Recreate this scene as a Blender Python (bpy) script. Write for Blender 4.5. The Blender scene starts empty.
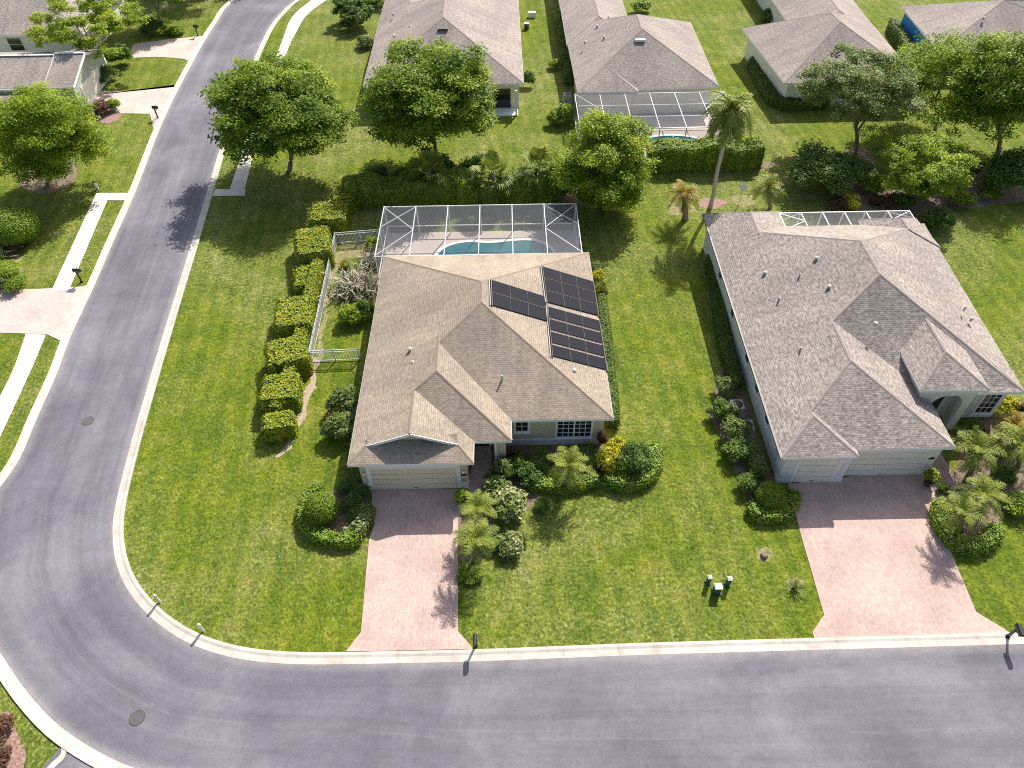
import bpy, math, random
import numpy as np
from mathutils import Vector
random.seed(7)
SC = bpy.context.scene
COL = SC.collection
R_ = math.radians
# ---------------------------------------------------------------- camera geometry
F, PITCH, ROLL, H = 711.0, R_(47.8), R_(-1.0), 38.5
_f = Vector((0, math.cos(PITCH), -math.sin(PITCH)))
_r0 = Vector((1, 0, 0)); _u0 = _r0.cross(_f)
_r = _r0*math.cos(ROLL) + _u0*math.sin(ROLL)
_u = _u0*math.cos(ROLL) - _r0*math.sin(ROLL)
CAMP = Vector((0, 0, H))
def ray(px, py): return _f*F + _r*(px-512) + _u*(384-py)
def G(px, py, z=0.0):
    """ground survey: where a sight line meets the level z"""
    d = ray(px, py); return CAMP + d*((z-H)/d.z)
def V(px, py, Y):
    """where a sight line meets the vertical plane y=Y"""
    d = ray(px, py); return CAMP + d*(Y/d.y)
def scale_at(p): return F/((p-CAMP).dot(_f))

cam = bpy.data.cameras.new('camera'); co = bpy.data.objects.new('camera', cam); COL.objects.link(co)
from mathutils import Matrix
M = Matrix((( _r.x, _u.x, -_f.x, 0), (_r.y, _u.y, -_f.y, 0), (_r.z, _u.z, -_f.z, H), (0, 0, 0, 1)))
co.matrix_world = M
cam.sensor_width = 36; cam.lens = 36*F/1024; cam.clip_end = 1500
SC.camera = co
# ---------------------------------------------------------------- light
SUN_EL, SUN_AZ = R_(43), R_(26)
sd = Vector((math.sin(SUN_AZ)*math.cos(SUN_EL), math.cos(SUN_AZ)*math.cos(SUN_EL), math.sin(SUN_EL)))
sl = bpy.data.lights.new('sun', 'SUN'); sl.energy = 5.0; sl.angle = R_(0.5); sl.color = (1.0, 0.96, 0.89)
so = bpy.data.objects.new('sun', sl); COL.objects.link(so); so.location = (0, 0, 60)
so.rotation_euler = (-sd).to_track_quat('-Z', 'Y').to_euler()
W = bpy.data.worlds.new('World'); SC.world = W; W.use_nodes = True
nt = W.node_tree; sky = nt.nodes.new('ShaderNodeTexSky'); sky.sky_type = 'NISHITA'; sky.sun_disc = False
sky.sun_elevation = SUN_EL; sky.sun_rotation = SUN_AZ; sky.dust_density = 3.0; sky.ozone_density = 0.6
bg = nt.nodes['Background']; bg.inputs[1].default_value = 0.115
nt.links.new(sky.outputs[0], bg.inputs[0])
SC.view_settings.view_transform = 'Standard'; SC.view_settings.look = 'None'
SC.view_settings.gamma = 1; SC.view_settings.use_curve_mapping = False
SC.view_settings.exposure = 0.40
SC.cycles.filter_width = 1.0; SC.cycles.use_denoising = False; SC.cycles.max_bounces = 8; SC.cycles.transparent_max_bounces = 12
# ---------------------------------------------------------------- materials
def newmat(name):
    m = bpy.data.materials.new(name); m.use_nodes = True
    t = m.node_tree; b = t.nodes['Principled BSDF']
    return m, t, b
def N(t, typ, **kw):
    n = t.nodes.new(typ)
    for k, v in kw.items(): setattr(n, k, v)
    return n
def noise(t, vec, scale, detail=4, rough=0.55, dist=0):
    n = N(t, 'ShaderNodeTexNoise'); n.inputs['Scale'].default_value = scale; n.inputs['Detail'].default_value = detail
    n.inputs['Roughness'].default_value = rough; n.inputs['Distortion'].default_value = dist
    if vec is not None: t.links.new(vec, n.inputs['Vector'])
    return n.outputs['Fac']
def ramp(t, fac, stops):
    r = N(t, 'ShaderNodeValToRGB'); e = r.color_ramp.elements
    while len(e) < len(stops): e.new(0.5)
    for i, (p, c) in enumerate(stops):
        e[i].position = p; e[i].color = tuple(c)+(1,) if len(c) == 3 else c
    t.links.new(fac, r.inputs[0]); return r.outputs[0]
def mixc(t, fac, a, b, blend='MIX'):
    m = N(t, 'ShaderNodeMix', data_type='RGBA', blend_type=blend)
    for inp, v in ((m.inputs[0], fac), (m.inputs[6], a), (m.inputs[7], b)):
        if isinstance(v, (int, float)): inp.default_value = v
        elif isinstance(v, (tuple, list)): inp.default_value = tuple(v)+(1,) if len(v) == 3 else v
        else: t.links.new(v, inp)
    return m.outputs[2]
def mathn(t, op, a, b=None):
    m = N(t, 'ShaderNodeMath', operation=op)
    for i, v in enumerate((a, b)):
        if v is None: continue
        if isinstance(v, (int, float)): m.inputs[i].default_value = v
        else: t.links.new(v, m.inputs[i])
    return m.outputs[0]
def mapping(t, vec, scale=(1, 1, 1), rot=(0, 0, 0)):
    m = N(t, 'ShaderNodeMapping'); m.inputs['Scale'].default_value = scale; m.inputs['Rotation'].default_value = rot
    t.links.new(vec, m.inputs['Vector']); return m.outputs[0]
def coord(t, which='Object'):
    return N(t, 'ShaderNodeTexCoord').outputs[which]
def bump(t, b, h, strength=0.3, dist=0.02):
    n = N(t, 'ShaderNodeBump'); n.inputs['Strength'].default_value = strength; n.inputs['Distance'].default_value = dist
    t.links.new(h, n.inputs['Height']); t.links.new(n.outputs[0], b.inputs['Normal'])
def plain(name, c, rough=0.6, var=0.12, sc=3.0, metal=0, spec=None):
    m, t, b = newmat(name); v = coord(t)
    f = noise(t, v, sc, 5)
    lo = tuple(x*(1-var) for x in c); hi = tuple(min(1, x*(1+var)) for x in c)
    t.links.new(ramp(t, f, [(0.3, lo), (0.7, hi)]), b.inputs['Base Color'])
    b.inputs['Roughness'].default_value = rough; b.inputs['Metallic'].default_value = metal
    if spec is not None: b.inputs['Specular IOR Level'].default_value = spec
    return m
MAT = {}
def grass_mat(name='grass'):
    m, t, b = newmat(name); v = coord(t)
    big = noise(t, v, 0.055, 4, 0.6, 0.8); mid = noise(t, v, 0.40, 6, 0.7, 0.5); fine = noise(t, v, 2.6, 6, 0.8)
    blade = noise(t, mapping(t, v, (7, 5, 5)), 1.0, 3, 0.7); sp = noise(t, v, 4.6, 2, 0.5)
    lush = ramp(t, mid, [(0.34, (0.084, 0.132, 0.012)), (0.48, (0.126, 0.172, 0.015)), (0.56, (0.154, 0.188, 0.019)), (0.68, (0.204, 0.210, 0.032))])
    worn = ramp(t, mid, [(0.34, (0.086, 0.130, 0.015)), (0.48, (0.136, 0.174, 0.030)), (0.56, (0.172, 0.196, 0.046)), (0.68, (0.240, 0.234, 0.085))])
    zone = ramp(t, big, [(0.42, (0, 0, 0)), (0.60, (1, 1, 1))])
    c = mixc(t, zone, lush, worn)
    st = N(t, 'ShaderNodeTexWave', wave_type='BANDS', bands_direction='X', wave_profile='SIN')
    st.inputs['Scale'].default_value = 0.24; st.inputs['Distortion'].default_value = 2.2; st.inputs['Detail'].default_value = 2
    t.links.new(mapping(t, v, rot=(0, 0, R_(-6))), st.inputs['Vector'])
    c = mixc(t, 0.50, c, ramp(t, st.outputs['Fac'], [(0.2, (0.41, 0.44, 0.42)), (0.8, (0.63, 0.58, 0.54))]), 'OVERLAY')
    # straw coloured thatch in flecks, thick where the lawn is worn
    fleck = ramp(t, sp, [(0.50, (0, 0, 0)), (0.64, (1, 1, 1))])
    bare = ramp(t, noise(t, v, 0.85, 6, 0.75, 0.8), [(0.50, (0, 0, 0)), (0.66, (1, 1, 1))])
    amt = mathn(t, 'ADD', mathn(t, 'MULTIPLY', zone, 0.34), mathn(t, 'MULTIPLY', bare, 0.34))
    c = mixc(t, mathn(t, 'MULTIPLY', fleck, amt), c, (0.46, 0.40, 0.21))
    c = mixc(t, 0.7, c, ramp(t, fine, [(0.36, (0.22, 0.25, 0.22)), (0.5, (0.5, 0.5, 0.5)), (0.64, (0.74, 0.72, 0.66))]), 'OVERLAY')
    c = mixc(t, 0.7, c, ramp(t, blade, [(0.34, (0.20, 0.22, 0.20)), (0.5, (0.5, 0.5, 0.5)), (0.66, (0.78, 0.76, 0.70))]), 'OVERLAY')
    t.links.new(c, b.inputs['Base Color']); b.inputs['Roughness'].default_value = 0.9
    b.inputs['Specular IOR Level'].default_value = 0.1
    bump(t, b, mathn(t, 'ADD', blade, fine), 0.8, 0.10)
    return m
MAT['grass'] = grass_mat()
def asphalt():
    m, t, b = newmat('asphalt'); uv = coord(t, 'UV'); v = coord(t)
    c = ramp(t, noise(t, v, 0.16, 5, 0.6, 0.5), [(0.34, (0.128, 0.123, 0.147)), (0.5, (0.162, 0.154, 0.181)), (0.66, (0.208, 0.197, 0.226))])
    streak = noise(t, mapping(t, uv, (0.05, 0.8, 1)), 1.0, 5, 0.6, 0.4)
    c = mixc(t, 0.75, c, ramp(t, streak, [(0.34, (0.40, 0.40, 0.41)), (0.5, (0.5, 0.5, 0.5)), (0.66, (0.60, 0.595, 0.59))]), 'OVERLAY')
    thin = noise(t, mapping(t, uv, (0.035, 4.5, 1)), 1.0, 3, 0.5, 0.1)
    c = mixc(t, 0.22, c, ramp(t, thin, [(0.62, (0.5, 0.5, 0.5)), (0.70, (0.74, 0.74, 0.74))]), 'OVERLAY')
    sx = N(t, 'ShaderNodeSeparateXYZ'); t.links.new(uv, sx.inputs[0])
    edge = mathn(t, 'ABSOLUTE', mathn(t, 'SUBTRACT', sx.outputs['Y'], 4.0))
    edge = mathn(t, 'MULTIPLY', ramp(t, mathn(t, 'MULTIPLY', edge, 0.25), [(0.84, (0, 0, 0)), (1.0, (1, 1, 1))]), noise(t, v, 1.2, 5, 0.7))
    c = mixc(t, mathn(t, 'MULTIPLY', edge, 0.8), c, (0.40, 0.36, 0.33))
    stain = ramp(t, noise(t, v, 0.7, 6, 0.7, 1.2), [(0.60, (0, 0, 0)), (0.78, (1, 1, 1))])
    c = mixc(t, mathn(t, 'MULTIPLY', stain, 0.35), c, (0.27, 0.245, 0.245))
    # a re-sealed joint running along the bottom street and a few dark sealed cracks
    wob = mathn(t, 'MULTIPLY', mathn(t, 'SUBTRACT', noise(t, v, 0.15, 4, 0.6), 0.5), 0.7)
    for v0, w, col, msc, lo in ((4.55, 0.035, (0.36, 0.33, 0.33), 0.10, 0.46), (4.72, 0.020, (0.07, 0.065, 0.075), 0.12, 0.52), (2.2, 0.06, (0.085, 0.08, 0.095), 0.06, 0.54), (5.9, 0.06, (0.085, 0.08, 0.095), 0.05, 0.55)):
        dd = mathn(t, 'ABSOLUTE', mathn(t, 'SUBTRACT', mathn(t, 'ADD', sx.outputs['Y'], wob), v0))
        ln = mathn(t, 'MULTIPLY', mathn(t, 'LESS_THAN', dd, w), ramp(t, noise(t, v, msc, 5, 0.7), [(lo, (0, 0, 0)), (lo+0.04, (1, 1, 1))]))
        c = mixc(t, mathn(t, 'MULTIPLY', ln, 0.15), c, col)
    blot = noise(t, v, 1.6, 6, 0.75, 0.4)
    c = mixc(t, 0.40, c, ramp(t, blot, [(0.36, (0.40, 0.40, 0.405)), (0.64, (0.60, 0.595, 0.59))]), 'OVERLAY')
    grain = noise(t, v, 11, 4, 0.8)
    c = mixc(t, 0.45, c, ramp(t, grain, [(0.36, (0.34, 0.34, 0.34)), (0.64, (0.66, 0.66, 0.66))]), 'OVERLAY')
    t.links.new(c, b.inputs['Base Color']); b.inputs['Roughness'].default_value = 0.8; b.inputs['Specular IOR Level'].default_value = 0.35
    bump(t, b, grain, 0.3, 0.01)
    return m
MAT['asphalt'] = asphalt()
def concrete(name, c, joint=3.0):
    m, t, b = newmat(name); uv = coord(t, 'UV'); v = coord(t)
    br = N(t, 'ShaderNodeTexBrick'); br.offset = 0; br.inputs['Scale'].default_value = 1
    br.inputs['Brick Width'].default_value = joint; br.inputs['Row Height'].default_value = 50; br.inputs['Mortar Size'].default_value = 0.014
    br.inputs['Color1'].default_value = (*c, 1); br.inputs['Color2'].default_value = (*[x*0.9 for x in c], 1); br.inputs['Mortar'].default_value = (*[x*0.68 for x in c], 1)
    mp = N(t, 'ShaderNodeMapping'); mp.inputs['Location'].default_value = (0, 20, 0); t.links.new(uv, mp.inputs['Vector'])
    t.links.new(mp.outputs[0], br.inputs['Vector'])
    d = noise(t, v, 1.1, 6, 0.7)
    cc = mixc(t, 0.6, br.outputs['Color'], ramp(t, d, [(0.36, (0.36, 0.35, 0.33)), (0.5, (0.5, 0.5, 0.5)), (0.64, (0.60, 0.60, 0.60))]), 'OVERLAY')
    t.links.new(cc, b.inputs['Base Color']); b.inputs['Roughness'].default_value = 0.85
    return m
MAT['kerb'] = concrete('kerb_concrete', (0.60, 0.545, 0.475))
MAT['walk'] = concrete('sidewalk_concrete', (0.74, 0.68, 0.60), 1.5)
def pavers(name, c1, c2, mortar):
    m, t, b = newmat(name); v = coord(t)
    br = N(t, 'ShaderNodeTexBrick'); br.inputs['Scale'].default_value = 1; br.inputs['Brick Width'].default_value = 0.30; br.inputs['Row Height'].default_value = 0.15
    br.inputs['Mortar Size'].default_value = 0.012
    for k, c in (('Color1', c1), ('Color2', c2), ('Mortar', mortar)): br.inputs[k].default_value = (*c, 1)
    t.links.new(mapping(t, v, rot=(0, 0, R_(90))), br.inputs['Vector'])
    n1 = noise(t, v, 0.35, 5, 0.6); n2 = noise(t, v, 5, 4, 0.7)
    c = mixc(t, 0.8, br.outputs['Color'], ramp(t, n1, [(0.36, (0.40, 0.41, 0.415)), (0.64, (0.58, 0.57, 0.56))]), 'OVERLAY')
    c = mixc(t, 0.5, c, ramp(t, n2, [(0.36, (0.38, 0.38, 0.38)), (0.64, (0.62, 0.62, 0.62))]), 'OVERLAY')
    oil = ramp(t, noise(t, v, 0.55, 5, 0.7, 0.6), [(0.64, (0, 0, 0)), (0.74, (1, 1, 1))])
    c = mixc(t, mathn(t, 'MULTIPLY', oil, 0.28), c, (0.22, 0.18, 0.17))
    t.links.new(c, b.inputs['Base Color']); b.inputs['Roughness'].default_value = 0.85
    return m
MAT['pavers'] = pavers('driveway_pavers', (0.515, 0.355, 0.305), (0.575, 0.415, 0.36), (0.43, 0.305, 0.262))
MAT['pavers_pale'] = pavers('pale_driveway_pavers', (0.55, 0.445, 0.395), (0.60, 0.495, 0.445), (0.47, 0.38, 0.335))
MAT['deck'] = plain('pool_deck', (0.58, 0.49, 0.41), 0.8, 0.08)
def shingles(name, c1, c2, mortar, var=0.5):
    m, t, b = newmat(name); uv = coord(t, 'UV'); v = coord(t)
    br = N(t, 'ShaderNodeTexBrick'); br.inputs['Scale'].default_value = 1; br.inputs['Brick Width'].default_value = 0.30; br.inputs['Row Height'].default_value = 0.145
    br.inputs['Mortar Size'].default_value = 0.012; br.inputs['Bias'].default_value = 0.0
    for k, c in (('Color1', c1), ('Color2', c2), ('Mortar', mortar)): br.inputs[k].default_value = (*c, 1)
    t.links.new(uv, br.inputs['Vector'])
    n1 = noise(t, v, 0.22, 5, 0.6); n2 = noise(t, mapping(t, uv, (3.0, 5.5, 1)), 1, 3, 0.8); n3 = noise(t, mapping(t, uv, (1.1, 0.12, 1)), 1, 4, 0.6)
    c = mixc(t, var, br.outputs['Color'], ramp(t, n2, [(0.36, (0.26, 0.26, 0.26)), (0.64, (0.76, 0.76, 0.76))]), 'OVERLAY')
    c = mixc(t, 0.55, c, ramp(t, n1, [(0.38, (0.40, 0.40, 0.41)), (0.62, (0.60, 0.59, 0.57))]), 'OVERLAY')
    c = mixc(t, 0.45, c, ramp(t, n3, [(0.38, (0.40, 0.40, 0.40)), (0.62, (0.59, 0.59, 0.585))]), 'OVERLAY')
    t.links.new(c, b.inputs['Base Color']); b.inputs['Roughness'].default_value = 0.9; b.inputs['Specular IOR Level'].default_value = 0.25
    bump(t, b, br.outputs['Fac'], -0.5, 0.015)
    return m
MAT['roof_tan'] = shingles('tan_shingles', (0.396, 0.326, 0.254), (0.342, 0.281, 0.219), (0.21, 0.170, 0.140), 0.45)
MAT['roof_grey'] = shingles('grey_brown_shingles', (0.400, 0.347, 0.308), (0.310, 0.266, 0.237), (0.19, 0.160, 0.148), 0.85)
MAT['roof_far'] = shingles('pale_grey_shingles', (0.385, 0.325, 0.290), (0.315, 0.266, 0.240), (0.22, 0.185, 0.17), 0.7)
MAT['cap_tan'] = plain('tan_ridge_cap', (0.31, 0.238, 0.178), 0.9, 0.15, 4)
MAT['cap_grey'] = plain('grey_ridge_cap', (0.315, 0.262, 0.236), 0.9, 0.15, 4)
MAT['wall_olive'] = plain('olive_cream_stucco', (0.56, 0.49, 0.345), 0.85, 0.06, 1.5)
MAT['wall_white'] = plain('pale_stucco', (0.78, 0.76, 0.70), 0.85, 0.06, 1.5)
MAT['wall_cream'] = plain('cream_stucco', (0.78, 0.73, 0.60), 0.85, 0.06, 1.5)
MAT['wall_green'] = plain('sage_stucco', (0.42, 0.47, 0.39), 0.85, 0.06, 1.5)
MAT['wall_blue'] = plain('blue_stucco', (0.035, 0.26, 0.62), 0.8, 0.08, 1.5)
MAT['trim'] = plain('white_trim', (0.84, 0.83, 0.80), 0.5, 0.04)
MAT['stone'] = plain('white_stone_veneer', (0.72, 0.71, 0.68), 0.85, 0.2, 9)
MAT['door'] = plain('cream_door_paint', (0.76, 0.67, 0.48), 0.5, 0.05)
MAT['door_grey'] = plain('pale_door_paint', (0.80, 0.76, 0.66), 0.5, 0.05)
MAT['dark_door'] = plain('dark_door_paint', (0.06, 0.045, 0.04), 0.4, 0.1)
MAT['bronze'] = plain('bronze_gutter', (0.075, 0.055, 0.05), 0.5, 0.1)
MAT['black'] = plain('black_metal', (0.018, 0.018, 0.02), 0.4, 0.2)
MAT['white_alu'] = plain('white_aluminium', (0.64, 0.64, 0.65), 0.4, 0.03)
MAT['pale_plastic'] = plain('pale_plastic', (0.72, 0.72, 0.62), 0.5, 0.06)
MAT['green_metal'] = plain('utility_green', (0.035, 0.10, 0.075), 0.5, 0.15)
MAT['vent'] = plain('vent_metal', (0.46, 0.44, 0.42), 0.5, 0.1)
MAT['vent_dark'] = plain('vent_brown', (0.11, 0.085, 0.075), 0.6, 0.1)
MAT['ac'] = plain('air_unit_grey', (0.50, 0.50, 0.48), 0.5, 0.1)
MAT['grille'] = plain('dark_grille', (0.03, 0.03, 0.035), 0.5, 0.2)
MAT['mulch'] = plain('bark_mulch', (0.21, 0.155, 0.105), 0.95, 0.55, 6)
MAT['soil'] = plain('sandy_soil', (0.235, 0.215, 0.085), 0.95, 0.5, 4)
MAT['rock'] = plain('lava_rock', (0.30, 0.19, 0.155), 0.95, 0.5, 6)
MAT['bark'] = plain('grey_bark', (0.24, 0.19, 0.145), 0.95, 0.35, 6)
MAT['bark_pale'] = plain('pale_bark', (0.42, 0.36, 0.29), 0.95, 0.3, 6)
MAT['iron'] = plain('cast_iron', (0.11, 0.10, 0.10), 0.6, 0.3, 8)
MAT['curtain'] = plain('interior_dark', (0.05, 0.05, 0.06), 0.9)
MAT['wood'] = plain('weathered_wood', (0.30, 0.25, 0.20), 0.9, 0.2)
def glass():
    m, t, b = newmat('window_glass'); b.inputs['Base Color'].default_value = (0.012, 0.016, 0.024, 1)
    b.inputs['Roughness'].default_value = 0.08; b.inputs['Specular IOR Level'].default_value = 0.8
    t.links.new(ramp(t, noise(t, coord(t), 1.3, 2), [(0.35, (0.008, 0.010, 0.016)), (0.7, (0.03, 0.035, 0.045))]), b.inputs['Base Color'])
    return m
MAT['glass'] = glass()
def water():
    m, t, b = newmat('pool_water'); v = coord(t)
    t.links.new(ramp(t, noise(t, v, 0.25, 3), [(0.3, (0.0, 0.135, 0.165)), (0.7, (0.0, 0.190, 0.215))]), b.inputs['Base Color'])
    b.inputs['Roughness'].default_value = 0.06; bump(t, b, noise(t, v, 2.2, 3), 0.12, 0.05)
    return m
MAT['water'] = water()
def screen():
    m, t, b = newmat('insect_screen')
    tr = N(t, 'ShaderNodeBsdfTransparent'); mx = N(t, 'ShaderNodeMixShader')
    t.links.new(ramp(t, noise(t, coord(t), 0.6, 3), [(0.3, (0.125, 0.128, 0.165)), (0.7, (0.175, 0.178, 0.215))]), b.inputs['Base Color'])
    b.inputs['Roughness'].default_value = 0.7
    mx.inputs[0].default_value = 0.25
    t.links.new(tr.outputs[0], mx.inputs[1]); t.links.new(b.outputs[0], mx.inputs[2])
    t.links.new(mx.outputs[0], t.nodes['Material Output'].inputs[0])
    return m
MAT['screen'] = screen()
def solar():
    m, t, b = newmat('solar_mat'); uv = coord(t, 'UV')
    wv = N(t, 'ShaderNodeTexWave', wave_type='BANDS', bands_direction='Y'); wv.inputs['Scale'].default_value = 9
    t.links.new(uv, wv.inputs['Vector'])
    t.links.new(ramp(t, wv.outputs['Fac'], [(0, (0.007, 0.007, 0.012)), (1, (0.020, 0.020, 0.032))]), b.inputs['Base Color'])
    b.inputs['Roughness'].default_value = 0.75; b.inputs['Specular IOR Level'].default_value = 0.15
    return m
MAT['solar'] = solar()
def leafmat(name, stops, trans=0.42, rough=0.55):
    """stops: leaf hues picked at random per leaf and per spray"""
    m, t, b = newmat(name)
    a = N(t, 'ShaderNodeAttribute', attribute_name='tint')
    c = ramp(t, a.outputs['Fac'], stops)
    t.links.new(c, b.inputs['Base Color']); b.inputs['Roughness'].default_value = rough; b.inputs['Specular IOR Level'].default_value = 0.3
    tl = N(t, 'ShaderNodeBsdfTranslucent'); t.links.new(c, tl.inputs[0])
    mx = N(t, 'ShaderNodeMixShader'); mx.inputs[0].default_value = trans
    t.links.new(b.outputs[0], mx.inputs[1]); t.links.new(tl.outputs[0], mx.inputs[2])
    t.links.new(mx.outputs[0], t.nodes['Material Output'].inputs[0])
    return m
MAT['leaf_oak'] = leafmat('oak_leaf', [(0.0, (0.113, 0.201, 0.019)), (0.5, (0.233, 0.345, 0.025)), (1.0, (0.426, 0.499, 0.047))])
MAT['leaf_dark'] = leafmat('dark_leaf', [(0.0, (0.066, 0.140, 0.028)), (0.5, (0.132, 0.231, 0.035)), (1.0, (0.254, 0.342, 0.063))])
MAT['leaf_bright'] = leafmat('bright_leaf', [(0.0, (0.171, 0.267, 0.016)), (0.5, (0.307, 0.416, 0.023)), (1.0, (0.500, 0.556, 0.055))])
MAT['leaf_grey'] = leafmat('grey_leaf', [(0.0, (0.100, 0.165, 0.026)), (0.5, (0.205, 0.275, 0.056)), (1.0, (0.390, 0.430, 0.170))])
MAT['leaf_hedge'] = leafmat('hedge_leaf', [(0.0, (0.135, 0.205, 0.010)), (0.5, (0.250, 0.300, 0.012)), (0.85, (0.350, 0.345, 0.016)), (1.0, (0.44, 0.36, 0.020))], 0.08)
MAT['leaf_box'] = leafmat('box_leaf', [(0.0, (0.098, 0.195, 0.010)), (0.5, (0.202, 0.319, 0.018)), (1.0, (0.332, 0.416, 0.036))], 0.08)
MAT['leaf_yellow'] = leafmat('croton_leaf', [(0.0, (0.38, 0.37, 0.02)), (0.5, (0.60, 0.57, 0.04)), (0.9, (0.76, 0.72, 0.12)), (1.0, (0.45, 0.33, 0.02))])
MAT['leaf_red'] = leafmat('red_leaf', [(0.0, (0.09, 0.045, 0.03)), (0.5, (0.20, 0.085, 0.06)), (0.8, (0.27, 0.17, 0.10)), (1.0, (0.13, 0.15, 0.04))])
MAT['leaf_palm'] = leafmat('palm_leaf', [(0.0, (0.070, 0.120, 0.012)), (0.5, (0.150, 0.205, 0.020)), (1.0, (0.290, 0.315, 0.045))], 0.12, 0.62)
MAT['leaf_gold'] = leafmat('golden_palm_leaf', [(0.0, (0.12, 0.13, 0.015)), (0.5, (0.28, 0.24, 0.02)), (1.0, (0.42, 0.26, 0.03))], 0.2, 0.45)
MAT['leaf_silver'] = leafmat('silver_leaf', [(0.0, (0.16, 0.18, 0.08)), (0.45, (0.34, 0.32, 0.20)), (1.0, (0.58, 0.51, 0.43))], 0.15)
MAT['leaf_varieg'] = leafmat('variegated_leaf', [(0.0, (0.09, 0.15, 0.02)), (0.5, (0.20, 0.26, 0.05)), (1.0, (0.46, 0.45, 0.22))], 0.2, 0.45)
MAT['core'] = plain('shrub_light_block', (0.055, 0.075, 0.016), 0.95, 0.4, 6)  # dark solid fill added inside shrubs so no light shows through
MAT['core_hedge'] = plain('hedge_light_block', (0.060, 0.080, 0.010), 0.95, 0.5, 9)  # same added fill for hedges, dark like their shaded inside
# ---------------------------------------------------------------- mesh helper
class MB:
    def __init__(s): s.v = []; s.f = []; s.uv = []
    def face(s, pts, uv=None):
        i = len(s.v); s.v += [tuple(p) for p in pts]; s.f.append(tuple(range(i, i+len(pts)))); s.uv.append(uv); return s
    def slope(s, pts):
        """face with metre UVs: u level along the face, v up its slope"""
        P = [Vector(p) for p in pts]; n = Vector((0, 0, 0))
        for a, b in zip(P, P[1:]+P[:1]): n += a.cross(b)
        n.normalize()
        if n.z < 0: P.reverse(); n = -n
        u = Vector((0, 0, 1)).cross(n)
        u = u.normalized() if u.length > 1e-4 else Vector((1, 0, 0))
        w = n.cross(u)
        return s.face(P, [(p.dot(u), p.dot(w)) for p in P])
    def box(s, x0, x1, y0, y1, z0, z1):
        c = [(x0,y0,z0),(x1,y0,z0),(x1,y1,z0),(x0,y1,z0),(x0,y0,z1),(x1,y0,z1),(x1,y1,z1),(x0,y1,z1)]
        i = len(s.v); s.v += c
        for q in ((3,2,1,0),(4,5,6,7),(0,1,5,4),(1,2,6,5),(2,3,7,6),(3,0,4,7)):
            s.f.append(tuple(i+k for k in q)); s.uv.append(None)
        return s
    def bar(s, a, b, w, h=None, up=(0, 0, 1)):
        """rectangular bar from a to b"""
        a = Vector(a); b = Vector(b); h = h or w; d = (b-a).normalized(); up = Vector(up)
        if abs(d.dot(up)) > 0.98: up = Vector((0, 1, 0))
        x = d.cross(up).normalized()*w/2; y = x.cross(d).normalized()*h/2
        c = [p+sx*x+sy*y for p in (a, b) for sx, sy in ((-1,-1),(1,-1),(1,1),(-1,1))]
        i = len(s.v); s.v += [tuple(p) for p in c]
        for q in ((0,3,2,1),(4,5,6,7),(0,1,5,4),(1,2,6,5),(2,3,7,6),(3,0,4,7)):
            s.f.append(tuple(i+k for k in q)); s.uv.append(None)
        return s
    def tube(s, pts, rad, n=8, cap=True):
        pts = [Vector(p) for p in pts]; i0 = len(s.v)
        for k, p in enumerate(pts):
            d = (pts[min(k+1, len(pts)-1)]-pts[max(k-1, 0)]).normalized()
            up = Vector((0, 0, 1)) if abs(d.z) < 0.95 else Vector((1, 0, 0))
            x = d.cross(up).normalized(); y = x.cross(d).normalized(); r = rad[k] if isinstance(rad, (list, tuple)) else rad
            for j in range(n):
                a = 2*math.pi*j/n; s.v.append(tuple(p+x*math.cos(a)*r+y*math.sin(a)*r))
        for k in range(len(pts)-1):
            for j in range(n):
                a = i0+k*n+j; b = i0+k*n+(j+1) % n
                s.f.append((a, b, b+n, a+n)); s.uv.append(None)
        if cap:
            s.f.append(tuple(i0+j for j in range(n))[::-1]); s.uv.append(None)
            e = i0+(len(pts)-1)*n; s.f.append(tuple(e+j for j in range(n))); s.uv.append(None)
        return s
    def lathe(s, prof, c=(0, 0, 0), n=12):
        i0 = len(s.v)
        for r, z in prof:
            for j in range(n):
                a = 2*math.pi*j/n; s.v.append((c[0]+r*math.cos(a), c[1]+r*math.sin(a), c[2]+z))
        for k in range(len(prof)-1):
            for j in range(n):
                a = i0+k*n+j; b = i0+k*n+(j+1) % n
                s.f.append((a, b, b+n, a+n)); s.uv.append(None)
        s.f.append(tuple(i0+j for j in range(n))[::-1]); s.uv.append(None)
        e = i0+(len(prof)-1)*n; s.f.append(tuple(e+j for j in range(n))); s.uv.append(None)
        return s
    def mesh(s, name, m, off=(0, 0, 0), smooth=False):
        me = bpy.data.meshes.new(name)
        me.from_pydata([(a-off[0], b-off[1], c-off[2]) for a, b, c in s.v], [], s.f)
        if any(u for u in s.uv):
            L = me.uv_layers.new(name='UVMap'); k = 0
            for f, u in zip(s.f, s.uv):
                for j in range(len(f)):
                    if u: L.data[k].uv = u[j]
                    k += 1
        me.materials.append(MAT[m])
        if smooth: me.polygons.foreach_set('use_smooth', [True]*len(me.polygons))
        me.update(); return me
def link(name, me, parent=None):
    o = bpy.data.objects.new(name, me); COL.objects.link(o)
    if parent: o.parent = parent
    return o
def tag(o, label, cat, group=None):
    o['label'] = label; o['category'] = cat
    if group: o['group'] = group
    return o
def thing(name, label, cat, loc=(0, 0, 0), group=None):
    o = bpy.data.objects.new(name, None); COL.objects.link(o); o.location = loc; o.empty_display_size = 0.2
    return tag(o, label, cat, group)
def part(name, mb, m, parent, smooth=False):
    """mesh built in world coordinates, hung on its thing or on another part (all unrotated)"""
    off = Vector((0, 0, 0)); q = parent
    while q is not None: off += q.location; q = q.parent
    return link(name, mb.mesh(name, m, off, smooth), parent)
def struct(name, mb, m, smooth=False, kind='structure'):
    o = link(name, mb.mesh(name, m, (0, 0, 0), smooth)); o['kind'] = kind; return o
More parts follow.
